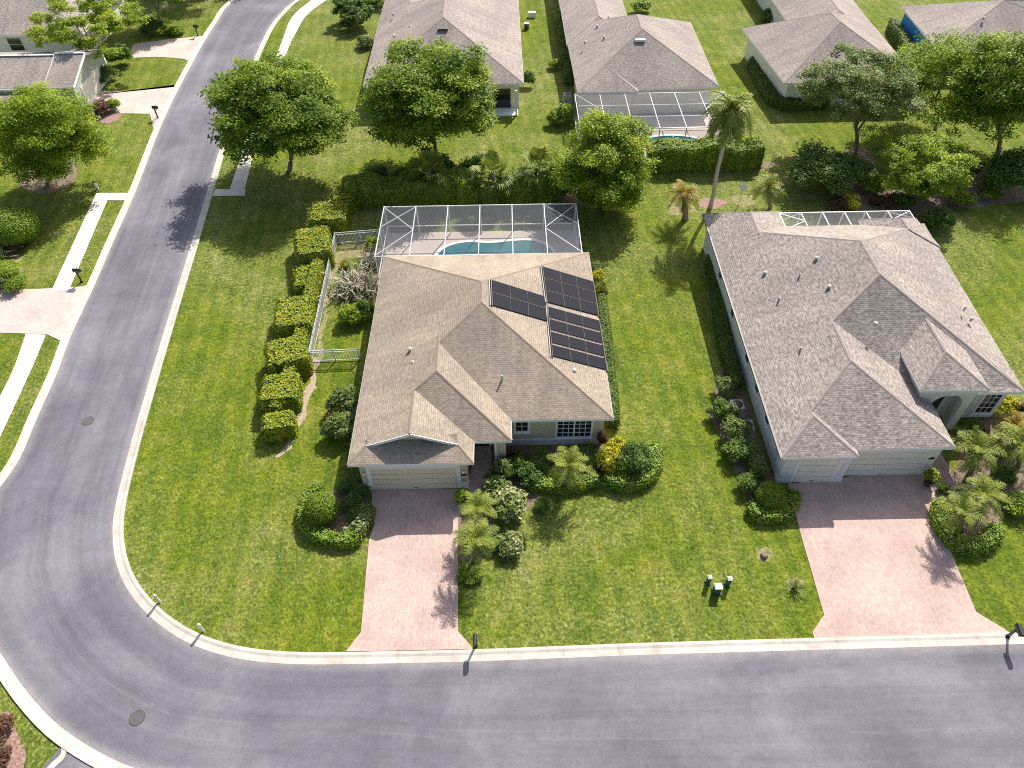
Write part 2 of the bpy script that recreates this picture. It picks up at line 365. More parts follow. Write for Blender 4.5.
def dup(root, loc, rot=0, sc=1, label=None, group=None):
    def cp(o, par):
        c = o.copy(); COL.objects.link(c)
        if par: c.parent = par
        for ch in list(o.children): cp(ch, c)
        return c
    r = cp(root, None); r.location = loc; r.rotation_euler = (0, 0, rot); r.scale = (sc, sc, sc) if not isinstance(sc, tuple) else sc
    if label: r['label'] = label
    if group: r['group'] = group
    return r
USED = {}
# ---------------------------------------------------------------- ground, roads, kerbs
def catmull(P, n=8):
    out = []
    for i in range(len(P)-1):
        p0, p1, p2, p3 = P[max(i-1, 0)], P[i], P[i+1], P[min(i+2, len(P)-1)]
        for k in range(n):
            t = k/n
            out.append(0.5*((2*p1)+(p2-p0)*t+(2*p0-5*p1+4*p2-p3)*t*t+(3*p1-p0-3*p2+p3)*t**3))
    out.append(P[-1]); return out
def resample(P, step):
    out = [P[0]]; acc = 0
    for a, b in zip(P, P[1:]):
        L = (b-a).length; d = step-acc
        while d <= L: out.append(a+(b-a)*(d/L)); d += step
        acc = (acc+L) % step if L+acc >= step else acc+L
    out.append(P[-1]); return out
def relax(P, it=6):
    for _ in range(it): P = [P[0]]+[(P[i-1]+2*P[i]+P[i+1])/4 for i in range(1, len(P)-1)]+[P[-1]]
    return P
def flat(p): return Vector((p[0], p[1], 0))
def offs(P, d):
    out = []
    for i, p in enumerate(P):
        t = (P[min(i+1, len(P)-1)]-P[max(i-1, 0)]); t.normalize()
        out.append(p+Vector((-t.y, t.x, 0))*d)
    return out
lawn = MB(); lawn.face([(-260, -60, 0), (260, -60, 0), (260, 330, 0), (-260, 330, 0)]); struct('lawn', lawn, 'grass')

px_in = [(301,0),(287,12),(275,26),(260,57),(243,103),(227,146),(215,187),(197,249),(183.7,293),(161,370),(140,445),(126,503),(122.5,526),(126,556),(134,578),(150,599),(175,621.5),(212,640),(256,650),(306,653),(346,652.5),(470,650),(640,643.5),(812,638.5),(1003,633)]
Cin = [flat(G(*p)) for p in px_in]
Cin = [Cin[0]+Vector((22, 38, 0)), Cin[0]+Vector((8, 17, 0))] + Cin + [Cin[-1]+Vector((14, 0.2, 0)), Cin[-1]+Vector((40, 0.6, 0))]
Cin = relax(resample(catmull(Cin), 0.7), 5)
px_out = [(231,0),(212,23),(200,41),(175,86),(155,127),(129,192),(105,245),(87,286),(61,340),(50,371),(25,425),(7.5,466)]
px_out2 = [(0,635+45),(20,708),(41,731.5),(61,748)]
Co = [flat(G(*p)) for p in px_out]
o0 = Co[-1]; oe = [flat(G(*p)) for p in px_out2]
Co = [Co[0]+Vector((20, 38, 0)), Co[0]+Vector((7, 15, 0))] + Co + [Vector((-34.6, 24.0, 0)), Vector((-33.6, 20.0, 0))] + oe + [flat(G(150, 775))+Vector((0, -0.6, 0)), flat(G(300, 795)), Vector((0, 7.1, 0)), Vector((20, 7.1, 0)), Vector((40, 7.4, 0)), Vector((70, 8.0, 0))]
Co = relax(resample(catmull(Co), 0.7), 5)
KW = 0.64
def kerb(P, side, name):
    """rolled kerb and gutter: lip at the lawn, gutter pan towards the road"""
    prof = [(0.0, -0.02), (0.0, 0.085), (0.16, 0.085), (0.30, 0.045), (KW, 0.028)]
    rows = [[q+Vector((0, 0, z)) for q in offs(P, side*d)] for d, z in prof]
    mb = MB(); L = [0]
    for a, b in zip(P, P[1:]): L.append(L[-1]+(b-a).length)
    for j in range(len(rows)-1):
        for i in range(len(P)-1):
            q = [rows[j][i], rows[j][i+1], rows[j+1][i+1], rows[j+1][i]]
            uv = [(L[i], prof[j][0]), (L[i+1], prof[j][0]), (L[i+1], prof[j+1][0]), (L[i], prof[j+1][0])]
            if side > 0: pass
            else: q.reverse(); uv.reverse()
            mb.face(q, uv)
    struct(name, mb, 'kerb', True)
# travelling from the top of the picture downwards the road lies to the right of the inner line, left of the outer one
kerb(Cin, -1, 'kerb'); kerb(Co, 1, 'kerb')
ri = offs(Cin, -KW+0.02); ro = offs(Co, KW-0.02)
road = MB(); n = 240
def at(P, t):
    x = t*(len(P)-1); i = min(int(x), len(P)-2); return P[i].lerp(P[i+1], x-i)
# pair the two edges by nearest point so that the strips stay square to the road
pairs = []; j = 0
for p in ri:
    best = min(range(j, min(j+60, len(ro))), key=lambda k: (ro[k]-p).length); j = best; pairs.append((p, ro[best]))
L = 0
for (a, b), (c, d) in zip(pairs, pairs[1:]):
    dl = (c-a).length; K = 8
    for k in range(K):
        q = [a.lerp(b, k/K), c.lerp(d, k/K), c.lerp(d, (k+1)/K), a.lerp(b, (k+1)/K)]
        wv = [(L, k), (L+dl, k), (L+dl, k+1), (L, k+1)]
        q = [x+Vector((0, 0, 0.026)) for x in q]
        n_ = (q[1]-q[0]).cross(q[3]-q[0])
        if n_.z < 0: q.reverse(); wv.reverse()
        if (q[2]-q[0]).length > 1e-4: road.face(q, wv)
    L += dl
struct('road', road, 'asphalt')
def sheet(name, pts, m, z, kind='structure', px=True, smoothn=0):
    P = [flat(G(*p)) for p in pts] if px else [Vector((p[0], p[1], 0)) for p in pts]
    if smoothn:
        Q = P+P[:3]; P = catmull([P[-1]]+Q, smoothn)[smoothn:-2*smoothn]; P = resample(P+[P[0]], 0.25)[:-1]
        P = [p+Vector((random.gauss(0, 0.07)+0.12*math.sin(p.x*3+p.y*2), random.gauss(0, 0.07)+0.12*math.cos(p.y*3-p.x), 0)) for p in P]
    P = [p+Vector((0, 0, z)) for p in P]
    a = sum(p.x*q.y-q.x*p.y for p, q in zip(P, P[1:]+P[:1]))
    if a < 0: P.reverse()
    mb = MB(); mb.face(P, [(p.x, p.y) if m != 'asphalt' else (p.x, 4+p.y*0.05) for p in P])
    # a rim, so that the sheet has an edge and does not hover
    for p, q in zip(P, P[1:]+P[:1]): mb.face([p-Vector((0, 0, z+0.01)), q-Vector((0, 0, z+0.01)), q, p])
    return struct(name, mb, m)
def strip(name, left, right, m, z):
    A = relax(catmull([flat(G(*p)) for p in left], 8), 3); B = relax(catmull([flat(G(*p)) for p in right], 8), 3)
    mb = MB(); L = 0; n = max(len(A), len(B))
    for i in range(n-1):
        a, b, c, d = at(A, i/(n-1)), at(A, (i+1)/(n-1)), at(B, (i+1)/(n-1)), at(B, i/(n-1)); dl = (b-a).length
        q = [p+Vector((0, 0, z)) for p in (a, b, c, d)]; uv = [(L, 0), (L+dl, 0), (L+dl, 1.5), (L, 1.5)]
        if (q[1]-q[0]).cross(q[3]-q[0]).z < 0: q.reverse(); uv.reverse()
        mb.face(q, uv); L += dl
    return struct(name, mb, m)
sheet('driveway', [(371,488),(374,525),(369,541),(361,632),(346,651.5),(410,650.5),(472,649),(471,646),(458,631),(458,519),(462,514),(474,506),(492,500),(492,470),(491,446),(476,446),(471,470),(467,489)], 'pavers', 0.032)
sheet('driveway', [(788,484),(800,532),(824,615),(812.5,632),(814,638),(900,635.5),(1009,632.5),(1004,629),(976,612),(960,574),(936,517),(953,505),(957,480),(940,452),(950,425),(935,415),(928,440),(905,470)], 'pavers', 0.032)
sheet('driveway', [(-12,290),(40,289),(85,286.5),(88,284),(61,341),(47,334.5),(-12,332.5)], 'pavers_pale', 0.032)
sheet('driveway', [(78,97),(95,91),(130,91),(177,87),(175.5,85),(153.5,129),(150,114),(122,113.5),(84,103)], 'pavers_pale', 0.032)
sheet('driveway', [(128,58),(134,44),(165,40),(203,36),(201.5,38),(188,61),(184,59),(160,57)], 'pavers_pale', 0.032)
strip('sidewalk', [(96.6,193.2),(52,290)], [(107.5,200.7),(69.3,290)], 'walk', 0.04)
strip('sidewalk', [(97.3,193.2),(128.8,193.2)], [(94,200.5),(125.8,200.6)], 'walk', 0.036)
strip('sidewalk', [(26,334),(13,371),(-6,408)], [(46,335),(31,371),(-6,451)], 'walk', 0.04)
strip('sidewalk', [(327,-12),(312,0),(292,17),(282,42),(272,67),(256,110),(241,156),(230,189)], [(343,-12),(327,0),(307,15),(296,33),(287,52),(270,105),(254,155),(243.5,195.5)], 'walk', 0.04)
strip('sidewalk', [(246,189.5),(215.2,189.5)], [(244.5,196),(212.5,196.2)], 'walk', 0.036)
# asphalt spur behind the kerb at the lower left
sheet('road', [(60,747),(66,749),(90,762),(118,775),(150,790),(30,790),(42,768),(53,757)], 'asphalt', 0.03)
strip('kerb', [(60.5,745),(62,750),(60,756),(52,763),(43,773)], [(64,746),(67,751),(64.5,759),(56,767),(47,777)], 'kerb', 0.06)
# planting beds
def bed(pts, m='mulch', z=0.012): return sheet('mulch_bed', pts, m, z, smoothn=4)
bed([(363,456),(369,500),(369,525),(350,538),(322,536),(310,524),(313,504),(332,494),(350,478),(356,456)])
bed([(492,470),(500,448),(604,448),(630,446),(648,460),(648,480),(610,486),(596,484),(560,486),(540,498),(525,508),(502,508),(494,498)])
bed([(461,515),(480,505),(492,515),(498,540),(490,552),(470,560),(459,560)])
bed([(705,240),(722,300),(752,415),(780,490),(792,515),(760,520),(742,480),(712,420),(716,390),(722,350),(708,300)], z=0.013)
bed([(935,512),(950,490),(975,420),(1030,420),(1040,470),(1010,500),(990,545),(965,550)])
bed([(316,352),(338,250),(384,242),(380,256),(342,262),(326,320),(322,352)], 'soil')
MAT['dirt'] = plain('bare_dirt', (0.40, 0.31, 0.225), 0.95, 0.3, 5)
sheet('dirt_path', [(322,350),(317,378),(305,415),(293,444),(282,456),(272,458),(284,448),(294,425),(304,398),(313,362)], 'dirt', 0.010, smoothn=4)
bed([(20,172),(50,165),(74,160),(76,180),(52,192),(25,190)], 'mulch')
bed([(-8,240),(15,240),(22,262),(16,285),(-8,285)], 'soil')
bed([(92,106),(118,100),(125,113),(108,124),(94,118)], 'rock')
bed([(350,184),(420,178),(560,178),(612,195),(608,208),(560,202),(420,205),(350,207)], z=0.014)
bed([(640,166),(764,161),(762,168),(640,172)], z=0.011)
bed([(702,199),(722,199),(726,205),(712,209),(700,206)], 'rock')
bed([(732,196),(750,195),(754,204),(738,207)], 'soil')
bed([(845,152),(872,152),(880,185),(920,190),(960,178),(1000,172),(1040,175),(1040,196),(930,212),(845,208)], 'mulch', 0.011)
bed([(757,549),(769,548),(771,556),(764,559),(756,556)], 'soil')
bed([(-10,715),(12,722),(24,745),(18,775),(-20,780)], 'rock')
bed([(789,578),(801,578),(803,588),(792,592),(786,585)], 'soil', 0.009)
bed([(670,203),(692,203),(694,213),(672,216)], 'soil')
# manhole covers
def manhole(px, py, label):
    c = G(px, py, 0.03); o = thing('manhole_cover', label, 'manhole cover', c, 'manhole covers in the road')
    mb = MB(); mb.lathe([(0.36, 0), (0.36, 0.012), (0.33, 0.016), (0.30, 0.010)], c, 24); part('cover', mb, 'iron', o)
    mb = MB(); mb.lathe([(0.40, -0.004), (0.40, 0.006), (0.362, 0.007)], c, 24); part('ring', mb, 'bronze', o)
manhole(88, 421, 'dark round manhole cover in the straight stretch of road'); manhole(137, 718, 'dark round manhole cover in the bend of the road')
# ---------------------------------------------------------------- foliage
def leaves(pts, nrm, size, tint, rng, spread=0.9, aspect=0.55):
    """rhombic leaf faces at pts facing roughly nrm"""
    n = len(pts); d = nrm+rng.normal(0, spread, (n, 3)); d /= np.linalg.norm(d, axis=1)[:, None]+1e-9
    a = rng.normal(0, 1, (n, 3)); u = np.cross(d, a); u /= np.linalg.norm(u, axis=1)[:, None]+1e-9; w = np.cross(d, u)
    s = size*rng.uniform(0.6, 1.35, n)[:, None]
    P = np.stack([pts-u*s, pts-w*s*aspect, pts+u*s, pts+w*s*aspect], 1)
    return P.reshape(-1, 3), np.repeat(tint, 4)
def leaf_mesh(name, P, tint, m, nv=4):
    n = len(P)//nv; me = bpy.data.meshes.new(name)
    me.vertices.add(len(P)); me.vertices.foreach_set('co', np.ascontiguousarray(P, dtype=np.float32).ravel())
    me.loops.add(len(P)); me.loops.foreach_set('vertex_index', np.arange(len(P), dtype=np.int32))
    me.polygons.add(n); me.polygons.foreach_set('loop_start', np.arange(0, len(P), nv, dtype=np.int32))
    me.polygons.foreach_set('loop_total', np.full(n, nv, dtype=np.int32))
    a = me.attributes.new('tint', 'FLOAT', 'POINT'); a.data.foreach_set('value', np.clip(tint, 0, 1).astype(np.float32))
    me.materials.append(MAT[m]); me.update(calc_edges=True); me.validate(); return me
def sphere_dirs(rng, n):
    d = rng.normal(0, 1, (n, 3)); return d/np.linalg.norm(d, axis=1)[:, None]
def crown(name, R, seed, m, nlobe=26, per=900, leaf=0.16, lobe=0.36, gap=0.0, flat_bottom=0.35, core=True):
    """R radii of crown about the origin; leafy boughs kept apart so that gaps show; returns mesh and bough centres"""
    rng = np.random.default_rng(seed); R = np.array(R)*1.03; PP = []; TT = []; cs = []
    k = 0; dmin = 0.29 if nlobe > 30 else 0.33
    wob = rng.uniform(0.80, 1.08, 40); wd = sphere_dirs(rng, 40)
    while len(cs) < nlobe and k < 6000:
        k += 1; d = sphere_dirs(rng, 1)[0]; r = rng.uniform(0.15, 1.0)**0.45*0.86
        r *= wob[int(np.argmax(wd@d))]
        c = d*r*R
        if c[2] < -flat_bottom*R[2]: continue
        if any(np.linalg.norm((c-q)/R) < dmin for q in cs):
            if k % 40 == 0: dmin *= 0.97
            continue
        cs.append(c)
    per = int(per*1.5); leaf *= 0.80
    lr0 = min(R[0], R[1], R[2]*1.15)
    for c in cs:
        lr = lobe*rng.uniform(0.55, 1.15)*lr0*np.array([1.15, 1.15, 0.80]); lt = rng.uniform(0.2, 0.8)
        ns = 16; sd_ = sphere_dirs(rng, ns); sd_[:, 2] = np.where(sd_[:, 2] < -0.3, -sd_[:, 2], sd_[:, 2])
        for s in sd_:
            q = c+s*lr*rng.uniform(0.5, 1.15); n = per//ns; st = lt+rng.normal(0, 0.2)
            p = q+rng.normal(0, 1, (n, 3))*lr0*lobe*np.array([0.24, 0.24, 0.11])
            nn = np.tile(s*0.55+np.array([0, 0, 0.8]), (n, 1))
            a, b = leaves(p, nn, leaf, np.clip(st+rng.normal(0, 0.15, n), 0, 1), rng, 0.5); PP.append(a); TT.append(b)
    return leaf_mesh(name, np.concatenate(PP), np.concatenate(TT), m), [Vector(c) for c in cs]
def trunk_mb(base, top, r0, r1, limbs=(), bend=0.15, n=9):
    mb = MB(); b = Vector(base); t = Vector(top)
    ctrl = [b+Vector((0, 0, -0.05)), b+(t-b)*0.06, b.lerp(t, 0.35)+Vector((bend, 0, 0)), b.lerp(t, 0.7)-Vector((bend*0.6, 0.1, 0)), t]
    P = catmull(ctrl, 4); m = len(P)-1
    mb.tube(P, [r0*(1.45 if i == 0 else 1.0)*(1-i/m)+r1*(i/m) for i in range(m+1)], n)
    for l in limbs:
        s = P[int(m*random.uniform(0.55, 0.95))]; l = Vector(l); mid = s.lerp(l, 0.5)+Vector((0, 0, 0.12*(l-s).length))
        Q = catmull([s, mid, l], 4); mb.tube(Q, [r1*0.85*(1-i/(len(Q)-1))+0.02 for i in range(len(Q))], 6)
    return mb
def tree(base, centre, w, h, label, seed, m='leaf_oak', nlobe=26, per=900, leaf=0.17, lobe=0.36, r0=0.28, bark='bark', name='tree', group=None, lean=None, ry=None, flat_bottom=0.35):
    """base, centre: pixels of trunk foot and crown centre; w, h: crown extent in pixels"""
    b = flat(G(*base)); c = V(centre[0], centre[1], b.y); s = scale_at(c)
    rx = w/2/s; dep = math.asin((H-c.z)/(c-CAMP).length); ry = (ry or 1.0)*rx
    q = (h/2/s)**2-(ry*math.sin(dep))**2; rz = math.sqrt(max(q, (0.42*rx)**2))/math.cos(dep) if q > 0 else 0.5*rx
    rz = min(rz, max(c.z*0.95, 0.6)); rz = max(rz, 0.45*rx)
    me, cs = crown('crown', (rx, ry, rz), seed, m, nlobe, per, leaf, lobe, flat_bottom=flat_bottom)
    o = thing(name, label, 'tree' if name == 'tree' else 'plant', b, group)
    k = link('crown', me, o); k.location = c-b
    tt = Vector((c.x, c.y, max(c.z-0.25*rz, 0.5)))
    lim = [c+x*0.9 for x in random.sample(cs, min(len(cs), 11))]
    part('trunk', trunk_mb(b, tt, r0, r0*0.5, lim), bark, o, True)
    return o
def shrub_mesh(seed, m, R=(1, 1, 0.9), n=5000, leaf=0.09, round_=False, coremat='core'):
    rng = np.random.default_rng(seed); R = np.array(R)
    if round_:
        d = sphere_dirs(rng, n); r = rng.uniform(0.9, 1.03, n)[:, None]; p = d*r*R; nn = d*1.2
        t = rng.uniform(0.1, 0.9, n)
    else:
        nl = 20; d0 = sphere_dirs(rng, nl); d0[:, 2] = np.abs(d0[:, 2])*1.0-0.25
        c = d0*R*rng.uniform(0.45, 0.85, (nl, 1)); lrad = rng.uniform(0.22, 0.46, nl); idx = rng.integers(0, nl, n); d = sphere_dirs(rng, n); p = c[idx]+d*R*lrad[idx][:, None]*rng.uniform(0.5, 1.25, n)[:, None]
        nn = d*0.7+np.array([0, 0, 0.5]); t = rng.uniform(0.2, 0.8, nl)[idx]+rng.normal(0, 0.18, n)
    p[:, 2] = np.maximum(p[:, 2], -0.95*R[2])
    a, b = leaves(p, nn, leaf, t, rng, 0.55)
    a[:, 2] += R[2]*0.95
    return leaf_mesh('foliage', a, b, m)
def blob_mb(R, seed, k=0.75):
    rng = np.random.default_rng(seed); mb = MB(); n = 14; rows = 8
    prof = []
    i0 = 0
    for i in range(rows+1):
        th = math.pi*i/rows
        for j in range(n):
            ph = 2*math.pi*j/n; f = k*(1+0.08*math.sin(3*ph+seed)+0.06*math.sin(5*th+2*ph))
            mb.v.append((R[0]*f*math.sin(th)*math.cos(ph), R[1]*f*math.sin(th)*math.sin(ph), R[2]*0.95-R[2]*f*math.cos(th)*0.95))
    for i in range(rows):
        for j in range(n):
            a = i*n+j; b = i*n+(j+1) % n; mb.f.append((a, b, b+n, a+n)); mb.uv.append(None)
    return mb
SHR = {}
def shrub(px, w, hgt, label, m='leaf_oak', kind='loose', name='shrub', group=None, leaf=0.09, n=4200, z=0, depth=1.0, cat='shrub'):
    """px: pixel of the middle of its foot; w: width in metres; hgt: height in metres"""
    if kind != 'round' and w > 3.3: leaf, n = 0.045, 15000
    elif kind == 'round' and w > 3.3: leaf, n = 0.035, 15000
    key = (m, kind, leaf, n)
    L = SHR.setdefault(key, [])
    if len(L) < 3:
        sd_ = abs(hash(m+kind)) % 1000 if False else sum(map(ord, m+kind))+len(L)*17
        me = shrub_mesh(sd_, m, (1, 1, 0.9), n, leaf, kind == 'round')
        co_ = blob_mb((1, 1, 0.9), sd_, 0.90 if kind == 'round' else 0.50).mesh('light_block_core', 'core')
        L.append((me, co_))
    me, co_ = L[len(USED) % len(L)]; USED[label+str(px)] = 1
    b = G(px[0], px[1], 0); o = thing(name, label, cat, b, group)
    o.rotation_euler = (0, 0, random.uniform(0, 6.28) if depth == 1.0 else 0); o.scale = (w/2, w/2*depth, hgt/1.75)
    link('foliage', me, o); link('light_block_core', co_, o)
    return o
def hedge(path, width, hgt, label, m='leaf_hedge', dens=210, leaf=0.075, name='hedge', group=None, seed=1, px=True, rnd=0.12, closed=False, pz=0.0, cat='hedge', core='core_hedge', lump=0.05):
    """clipped hedge: dark solid core, added to block light, wrapped in leaves, running along a ground path"""
    P = [flat(G(*p)) for p in path] if px else [Vector((p[0], p[1], 0)) for p in path]
    if len(P) > 2: P = relax(catmull(P, 6), 2)
    rng = np.random.default_rng(seed); b = P[len(P)//2].copy()
    A = [p-b for p in offs(P, width/2)]; B = [p-b for p in offs(P, -width/2)]
    # extend ends are the path ends; core
    mb = MB(); k = 0.93; ke = lambda i: 0.82 if i in (0, len(A)-1) else 1.0
    prof = [(1.0, 0), (1.0, 0.86), (0.88, 1.0), (-0.88, 1.0), (-1.0, 0.86), (-1.0, 0)]
    n = len(A); ring = []
    hz = lambda i: hgt*(1+lump*math.sin(i*0.9+seed)+lump*0.7*math.sin(i*0.37+seed*2))
    for i in range(n):
        mid = (A[i]+B[i])/2; ring.append([mid+(A[i]-mid)*c*k*ke(i)+Vector((0, 0, z*hz(i)*0.97)) for c, z in prof])
    q = len(prof)
    for r in ring: mb.v += [tuple(p) for p in r]
    for i in range(n-1):
        for j in range(q-1):
            a = i*q+j; mb.f.append((a, a+q, a+q+1, a+1)); mb.uv.append(None)
    mb.f.append(tuple(range(q))); mb.uv.append(None); mb.f.append(tuple(range((n-1)*q, n*q))[::-1]); mb.uv.append(None)
    # leaves
    pts = []; nr = []; tt = []
    patch = rng.uniform(0.25, 0.75, 64)
    def quad(a, b_, c, d):
        a, b_, c, d = [np.array(x) for x in (a, b_, c, d)]
        nn = np.cross(b_-a, d-a); ar = np.linalg.norm(nn); nn = nn/(ar+1e-9)
        m_ = int(ar*dens+rng.random()); u = rng.random((m_, 1)); v = rng.random((m_, 1))
        p = a*(1-u)*(1-v)+b_*u*(1-v)+c*u*v+d*(1-u)*v
        mid = (a+b_+c+d)/4
        if np.dot(nn, mid-cen) < 0: nn = -nn
        p = p+nn*(rng.normal(0.01, 0.035, (m_, 1))+(rng.random((m_, 1)) < 0.10)*rng.uniform(0, 0.16, (m_, 1))+0.08*np.abs(np.sin(p[:, :1]*2.9+seed)*np.sin(p[:, 1:2]*3.3+seed*2))+0.05*np.abs(np.sin(p[:, 2:]*4+p[:, :1]*5))); pts.append(p); nr.append(np.tile(nn*1.1+np.array([0, 0, .25]), (m_, 1)))
        ix = (np.floor(p[:, 0]*1.6).astype(int)*7+np.floor(p[:, 1]*1.6).astype(int)*13) % 64
        tt.append(patch[ix]+rng.normal(0, 0.2, m_))
    for i in range(n-1):
        cen = np.array((ring[i][0]+ring[i+1][5])/2+Vector((0, 0, hgt*0.4)))
        for j in range(q-1): quad(ring[i][j], ring[i+1][j], ring[i+1][j+1], ring[i][j+1])
    for r, o_ in ((ring[0], ring[1]), (ring[-1], ring[-2])):
        cen = np.array((o_[0]+o_[5])/2+Vector((0, 0, hgt*0.5)))
        quad(r[0], r[5], r[4], r[1]); quad(r[1], r[4], r[3], r[2])
    pp = np.concatenate(pts); o = thing(name, label, cat, b, group)
    Pq, T = leaves(pp, np.concatenate(nr), leaf, np.concatenate(tt), rng, 0.38)
    Pq[:, 2] = np.maximum(Pq[:, 2], 0.005)
    link('foliage', leaf_mesh('foliage', Pq, T, m), o); link('light_block_core', mb.mesh('light_block_core', core), o)
    return o
def frond_pts(rng, L, el, az, droop, nleaf, ll, lw, up=0.35, tip=True):
    """feather frond leaving the origin: list of leaflet quads and the rachis points"""
    d0 = np.array([math.cos(az)*math.cos(el), math.sin(az)*math.cos(el), math.sin(el)]); side = np.array([-math.sin(az), math.cos(az), 0.0])
    K = 8; P = [np.zeros(3)]; d = d0.copy()
    for i in range(K):
        P.append(P[-1]+d*L/K); d = d+np.array([0, 0, -droop/K]); d /= np.linalg.norm(d)
    P = np.array(P); quads = []
    for i in range(nleaf):
        t = 0.12+0.88*(i/(nleaf-1)); x = t*K; k = min(int(x), K-1); c = P[k]+(P[k+1]-P[k])*(x-k); fw = P[k+1]-P[k]; fw /= np.linalg.norm(fw)
        nrm = np.cross(fw, side)
        if nrm[2] < 0: nrm = -nrm
        l = ll*(math.sin(math.pi*min(1, 0.18+0.85*t))**0.6)*rng.uniform(0.85, 1.15)
        for s in (-1, 1):
            dv = side*s*0.85+fw*0.55+nrm*rng.normal(up*0.4, 0.18)-np.array([0, 0, 0.22]); dv /= np.linalg.norm(dv)
            e = c+dv*l; w_ = fw*lw*0.5
            quads.append(np.array([c-w_*0.7, c+w_*0.7, c+dv*l*0.6+w_*0.8, e])); 
    return quads, P
def palm_crown(seed, m, L=1.5, nf=26, nleaf=20, ll=0.42, lw=0.06, droop=1.4, emin=-0.5, emax=1.35):
    rng = np.random.default_rng(seed); Q = []; T = []; mb = MB()
    for i in range(nf):
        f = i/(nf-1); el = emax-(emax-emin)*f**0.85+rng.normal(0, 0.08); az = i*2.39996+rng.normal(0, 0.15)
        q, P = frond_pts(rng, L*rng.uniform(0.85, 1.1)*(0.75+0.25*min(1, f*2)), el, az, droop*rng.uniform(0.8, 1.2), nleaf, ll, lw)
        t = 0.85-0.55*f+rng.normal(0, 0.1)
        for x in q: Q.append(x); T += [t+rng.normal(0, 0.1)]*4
        mb.tube([Vector(p) for p in P], [0.022*L*(1-k/9)+0.004 for k in range(len(P))], 4, False)
    # rachis quads join the leaf mesh
    for f in mb.f:
        if len(f) == 4: Q.append(np.array([mb.v[k] for k in f])); T += [0.8]*4
    return leaf_mesh('crown', np.concatenate(Q), np.array(T), m)
def fan_crown(seed, m, L=1.1, nf=26, nseg=14, rl=0.8, emin=-0.7, emax=1.3):
    rng = np.random.default_rng(seed); Q = []; T = []
    for i in range(nf):
        f = i/(nf-1); el = emax-(emax-emin)*f+rng.normal(0, 0.1); az = i*2.39996+rng.normal(0, 0.15)
        d = np.array([math.cos(az)*math.cos(el), math.sin(az)*math.cos(el), math.sin(el)]); s = np.array([-math.sin(az), math.cos(az), 0.0]); nrm = np.cross(d, s)
        if nrm[2] < 0: nrm = -nrm
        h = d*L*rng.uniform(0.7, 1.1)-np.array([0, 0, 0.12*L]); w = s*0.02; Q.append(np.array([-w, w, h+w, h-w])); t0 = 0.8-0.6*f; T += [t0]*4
        for k in range(nseg):
            a = -1.75+3.5*k/(nseg-1); dv = d*math.cos(a)+s*math.sin(a)+nrm*0.15; dv /= np.linalg.norm(dv); l = rl*(0.75+0.25*math.cos(a))*rng.uniform(0.85, 1.1)
            pw = np.cross(dv, nrm)*0.05*rl/0.8; mid = h+dv*l*0.6; e = h+dv*l-np.array([0, 0, 0.35*l])
            Q.append(np.array([h, mid-pw, e, mid+pw])); T += [t0+rng.normal(0, 0.12)]*4
    return leaf_mesh('crown', np.concatenate(Q), np.array(T), m)
def blades(seed, m, n=60, L=0.9, w=0.07, droop=1.2, emin=0.2, emax=1.45, spread=0.0):
    """strappy rosette or clump of blades rising from the ground"""
    rng = np.random.default_rng(seed); Q = []; T = []
    for i in range(n):
        el = rng.uniform(emin, emax); az = rng.uniform(0, 6.28); d = np.array([math.cos(az)*math.cos(el), math.sin(az)*math.cos(el), math.sin(el)])
        s = np.array([-math.sin(az), math.cos(az), 0.0]); l = L*rng.uniform(0.7, 1.15); K = 4; p = np.array([rng.normal(0, spread), rng.normal(0, spread), 0.02]); t = rng.uniform(0.1, 0.95)
        for k in range(K):
            q = p+d*l/K; w0 = w*(1-(k/K)**2)*0.5; w1 = w*(1-((k+1)/K)**2)*0.5+0.002
            if q[2] < 0.03: q[2] = 0.03
            Q.append(np.array([p-s*w0, p+s*w0, q+s*w1, q-s*w1])); T += [t]*4
            p = q; d = d+np.array([0, 0, -droop/K]); d /= np.linalg.norm(d)
    return leaf_mesh('foliage', np.concatenate(Q), np.array(T), m)
PC = {}
def pget(key, fn):
    if key not in PC: PC[key] = fn()
    return PC[key]
def palm(base, top, label, kind='date', name='palm_tree', group=None, rad=1.0, tr=0.12, bark='bark', m='leaf_palm', cat='palm'):
    """base: pixel of foot; top: pixel where the fronds spring; rad: reach of the fronds in metres"""
    b = flat(G(*base)); c = V(top[0], top[1], b.y); v = (len(USED) % 2); USED['p'+label] = 1
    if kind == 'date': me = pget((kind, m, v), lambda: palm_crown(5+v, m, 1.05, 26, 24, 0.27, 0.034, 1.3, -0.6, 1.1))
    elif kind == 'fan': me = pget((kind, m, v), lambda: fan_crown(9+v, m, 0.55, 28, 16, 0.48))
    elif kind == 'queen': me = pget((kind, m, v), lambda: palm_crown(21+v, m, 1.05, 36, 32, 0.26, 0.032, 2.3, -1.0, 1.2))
    o = thing(name, label, cat, b, group)
    k = link('crown', me, o); k.location = c-b; k.scale = (rad,)*3; k.rotation_euler = (0, 0, random.uniform(0, 6))
    mb = MB(); n = 9; P = [b.lerp(c, i/n)+Vector((0.04*math.sin(i*1.3), 0, -0.03 if i == 0 else 0)) for i in range(n+1)]
    mb.tube(P, [tr*(1.35 if i == 0 else 1.0 if i < n-1 else 1.25)*(1+0.08*(i % 2)) for i in range(n+1)], 9)
    part('trunk', mb, bark, o, True)
    return o
